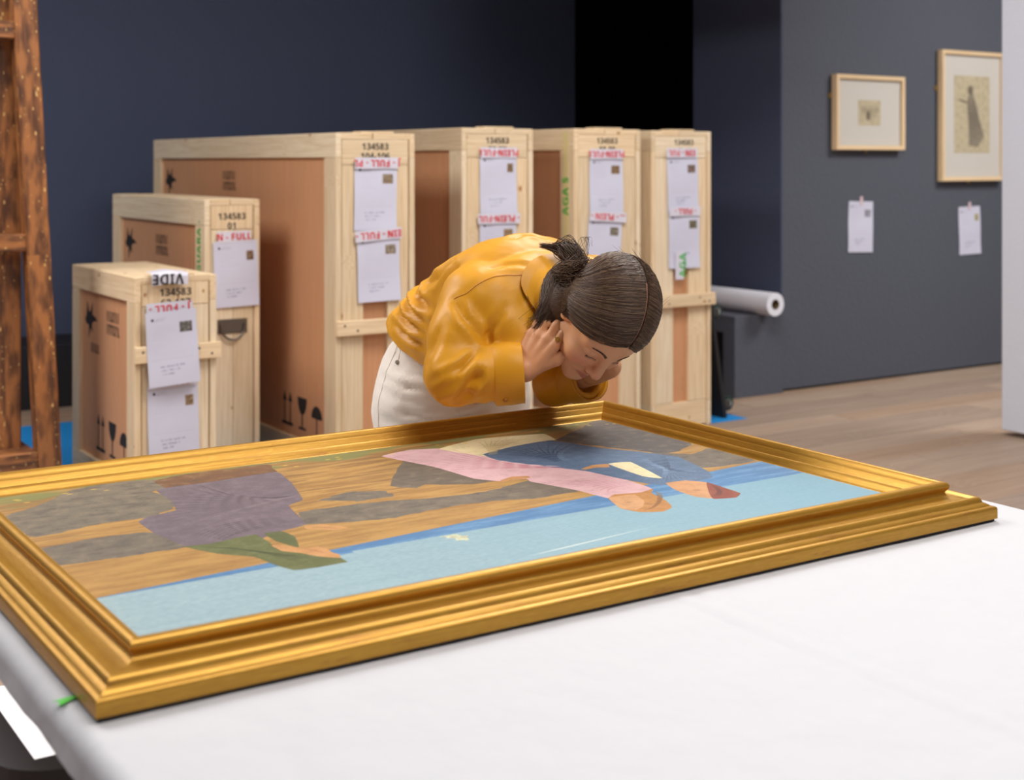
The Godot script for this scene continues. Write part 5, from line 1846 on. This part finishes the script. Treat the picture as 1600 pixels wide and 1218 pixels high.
func hair(t: Node, head: Field) -> void:
	var g := G.new()
	var scalp := mat(Color(1, 1, 1), 0.8)
	scalp.vertex_color_use_as_albedo = true
	var dark := lin(66, 47, 34)
	var pale := lin(150, 104, 84)
	var hf := Hair.new()
	hf.low = head_at.affine_inverse() * Vector3(-0.020, 1.135, 0.480)
	hf.low2 = head_at.affine_inverse() * Vector3(-0.060, 1.095, 0.506)
	nets(hf, Vector3(-0.12, -0.14, -0.18), Vector3(0.11, 0.17, 0.11), 0.0036, g, head_at, func(p: Vector3) -> Color:
		var q := dark
		if p.y > 0.05 and p.z > -0.02:
			q = q.lerp(pale, smoothstep(0.0095, 0.0045, absf(p.x - 0.002 * sin(p.z * 60.0))))
		return q)
	obj("hair", g.mesh(), scalp, t)
	var r := RandomNumberGenerator.new()
	r.seed = 5
	var C := Vector3(0, 0.045, -0.017)
	var R := Vector3(0.0895, 0.1045, 0.108)
	var tie := head_at.affine_inverse() * Vector3(0.013, 1.178, 0.487)
	var sets := [G.new(), G.new()]
	for k in 7600:
		var side := 1.0 if k % 2 else -1.0
		var u := pow(r.randf(), 0.85)
		var phi := lerpf(0.27, 2.95, u) + r.randf_range(-0.02, 0.02)
		var d0 := Vector3(side * r.randf_range(0.014, 0.045 + 0.35 * smoothstep(0.35, 0.8, u)), sin(phi), cos(phi)).normalized()
		var spread := r.randf()
		var d1 := Vector3(side * (1.2 + 0.25 * spread), 0.35 * spread - 0.42 + 0.5 * u, lerpf(0.60, -0.45, u))
		d1 += Vector3(r.randfn(), r.randfn(), r.randfn()) * 0.05
		var d2 := Vector3(side * (0.75 + 0.3 * spread), -0.78 + 0.9 * u, -0.55)
		var d3 := ((tie - C) / R)
		d3 = (d3.normalized() + Vector3(r.randf_range(-0.2, 0.2), r.randf_range(-0.2, 0.2), 0)).normalized()
		var lift := r.randf_range(1.0, 1.016) + (0.012 if r.randf() < 0.02 else 0.0)
		var pts := []
		var rr := []
		var thick := r.randf_range(0.00032, 0.00062)
		for j in 15:
			var s := j / 14.0
			var a := d0.lerp(d1, s)
			var b := d1.lerp(d2, s)
			var c := d2.lerp(d3, s)
			var q := a.lerp(b, s).lerp(b.lerp(c, s), s).normalized()
			var wob := 1.0 + 0.006 * sin(s * 7.0 + k)
			var p := C + q * R * lift * wob
			p.x *= 1.0 + 0.12 * exp(-(pow(p.y - 0.012, 2.0) + pow(p.z + 0.012, 2.0)) / 0.0012)
			if s > 0.72:
				p = p.lerp(tie + (p - tie) * 0.25, smoothstep(0.72, 1.0, s))
			pts.append(head_at * p)
			rr.append(thick)
		sets[0 if r.randf() < 0.72 else 1].tube(pts, rr, 4, false)
	for k in 2:
		var o := obj("hair_strands", sets[k].mesh(), [M.hair, M.hair_light][k], t)
		o.set_meta("kind", "stuff")
	# low tail gathered at the nape, its end lying back over the shirt
	g = G.new()
	var path := [head_at * tie, Vector3(0.010, 1.196, 0.468), Vector3(0.004, 1.216, 0.445), Vector3(-0.012, 1.216, 0.425), Vector3(-0.030, 1.222, 0.398)]
	var cv := Curve3D.new()
	for k in path.size():
		var tan: Vector3 = (path[mini(k + 1, 4)] - path[maxi(k - 1, 0)]) * 0.2
		cv.add_point(path[k], -tan, tan)
	for k in 520:
		var o := Vector3(r.randfn(), r.randfn(), r.randfn()) * 0.0085
		var pts := []
		var rr := []
		var end := r.randf_range(0.70, 1.0)
		for j in 13:
			var s := j / 12.0
			var w := 0.35 + 0.9 * sin(PI * minf(1.0, s * 1.3))
			pts.append(cv.sample_baked(cv.get_baked_length() * s * end) + o * w)
			rr.append(0.0009 * (1.0 - 0.8 * pow(s, 3.0)))
		g.tube(pts, rr, 4, false)
	var tl := obj("ponytail", g.mesh(), M.hair, t)
	tl.set_meta("kind", "stuff")
	# loose locks falling from behind the ear beside the collar, and a few flyaway hairs
	g = G.new()
	var l1 := Vector3(-0.020, 1.135, 0.480)
	var l2 := Vector3(-0.060, 1.095, 0.506)
	for k in 1900:
		var p0: Vector3 = (head_at * tie) + Vector3(r.randfn(), r.randfn(), r.randfn()) * 0.012
		if k % 3 == 0:
			p0 = head_at * Vector3(-r.randf_range(0.04, 0.09), r.randf_range(-0.03, 0.06), r.randf_range(-0.10, -0.05))
		var q1 := Vector3(-0.55 + 0.5 * r.randfn(), 0.35 + 0.5 * r.randfn(), 0.35 + 0.6 * r.randfn()).normalized()
		var q2 := (q1 * 0.6 + Vector3(-0.7, 0.1, 0.4) + Vector3(r.randfn(), r.randfn(), r.randfn()) * 0.3).normalized()
		var loose := r.randf()
		var path3 := [p0, l1 + q1 * Vector3(0.046, 0.050, 0.046) * 1.03, l2 + q2 * Vector3(0.034, 0.044, 0.034) * (1.02 + 0.12 * loose * loose), Vector3(lerpf(-0.070, -0.118, loose), 1.050, 0.478) + Vector3(r.randfn() * 0.008, r.randf_range(-0.05, 0.03), r.randfn() * 0.012)]
		var stop := r.randf_range(1.7, 3.0) if r.randf() < 0.75 else r.randf_range(1.2, 2.2)
		var pts := []
		var rr := []
		for j in 13:
			var s := stop * j / 12.0
			var i0 := mini(int(s), 2)
			var fr := s - i0
			pts.append((path3[i0] as Vector3).cubic_interpolate(path3[i0 + 1], path3[maxi(i0 - 1, 0)], path3[mini(i0 + 2, 3)], fr))
			rr.append(0.00075 * (1.0 - 0.75 * pow(j / 12.0, 3.0)))
		g.tube(pts, rr, 4, false)
	for k in 700:      # from over the ear back to the tie, lying on the gathered hair
		var p0 := Vector3(-0.086, r.randf_range(-0.045, 0.06), r.randf_range(-0.055, -0.005))
		var p1 := tie + Vector3(r.randfn(), r.randfn(), r.randfn()) * 0.010
		if k % 2:
			p1 = head_at.affine_inverse() * (l2 + Vector3(r.randf_range(-0.05, 0.0), r.randf_range(-0.06, 0.03), r.randf_range(-0.05, 0.02)))
		var pts := []
		for j in 9:
			var q := p0.lerp(p1, j / 8.0)
			var w := 0.0012 + r.randf() * 0.0004
			for it in 2:
				var dd := hf.d(q) - w
				var e := 0.004
				var nn := Vector3(hf.d(q + Vector3(e, 0, 0)) - hf.d(q - Vector3(e, 0, 0)), hf.d(q + Vector3(0, e, 0)) - hf.d(q - Vector3(0, e, 0)), hf.d(q + Vector3(0, 0, e)) - hf.d(q - Vector3(0, 0, e)))
				q -= nn.normalized() * dd
			pts.append(head_at * q)
		g.tube(pts, [0.0006, 0.0006, 0.0006, 0.0006, 0.0006, 0.0006, 0.0005, 0.0004, 0.0002], 4, false)
	for k in 34:
		var d := Vector3(r.randf_range(-1, 1), r.randf_range(0.1, 1), r.randf_range(-1.0, 0.4)).normalized()
		var p := C + d * R
		var tang := (head_at.basis.inverse() * Vector3(r.randf_range(-0.3, 0.3), 0.3, -1.0)).normalized()
		tang = (tang - d * tang.dot(d)).normalized()
		var pts := []
		for j in 8:
			var s := j / 7.0
			pts.append(head_at * (p + tang * s * 0.035 + d * (0.003 + 0.008 * s * s)))
		g.tube(pts, [0.0003, 0.0003, 0.0003, 0.0003, 0.0002, 0.0002, 0.0002, 0.0001], 3, false)
	for k in 9:
		var p := Vector3(0.03 + r.randf_range(-0.006, 0.006), 1.195, 0.47)
		var pts := []
		for j in 9:
			var s := j / 8.0
			pts.append(p + Vector3(0.03 * s + 0.012 * sin(s * 5.0 + k), 0.045 * sin(s * 2.6), -0.01 * s))
		g.tube(pts, [0.0005, 0.0005, 0.0005, 0.0004, 0.0004, 0.0003, 0.0003, 0.0002, 0.0001], 3, false)
	var ll := obj("loose_locks", g.mesh(), M.hair, t)
	ll.set_meta("kind", "stuff")
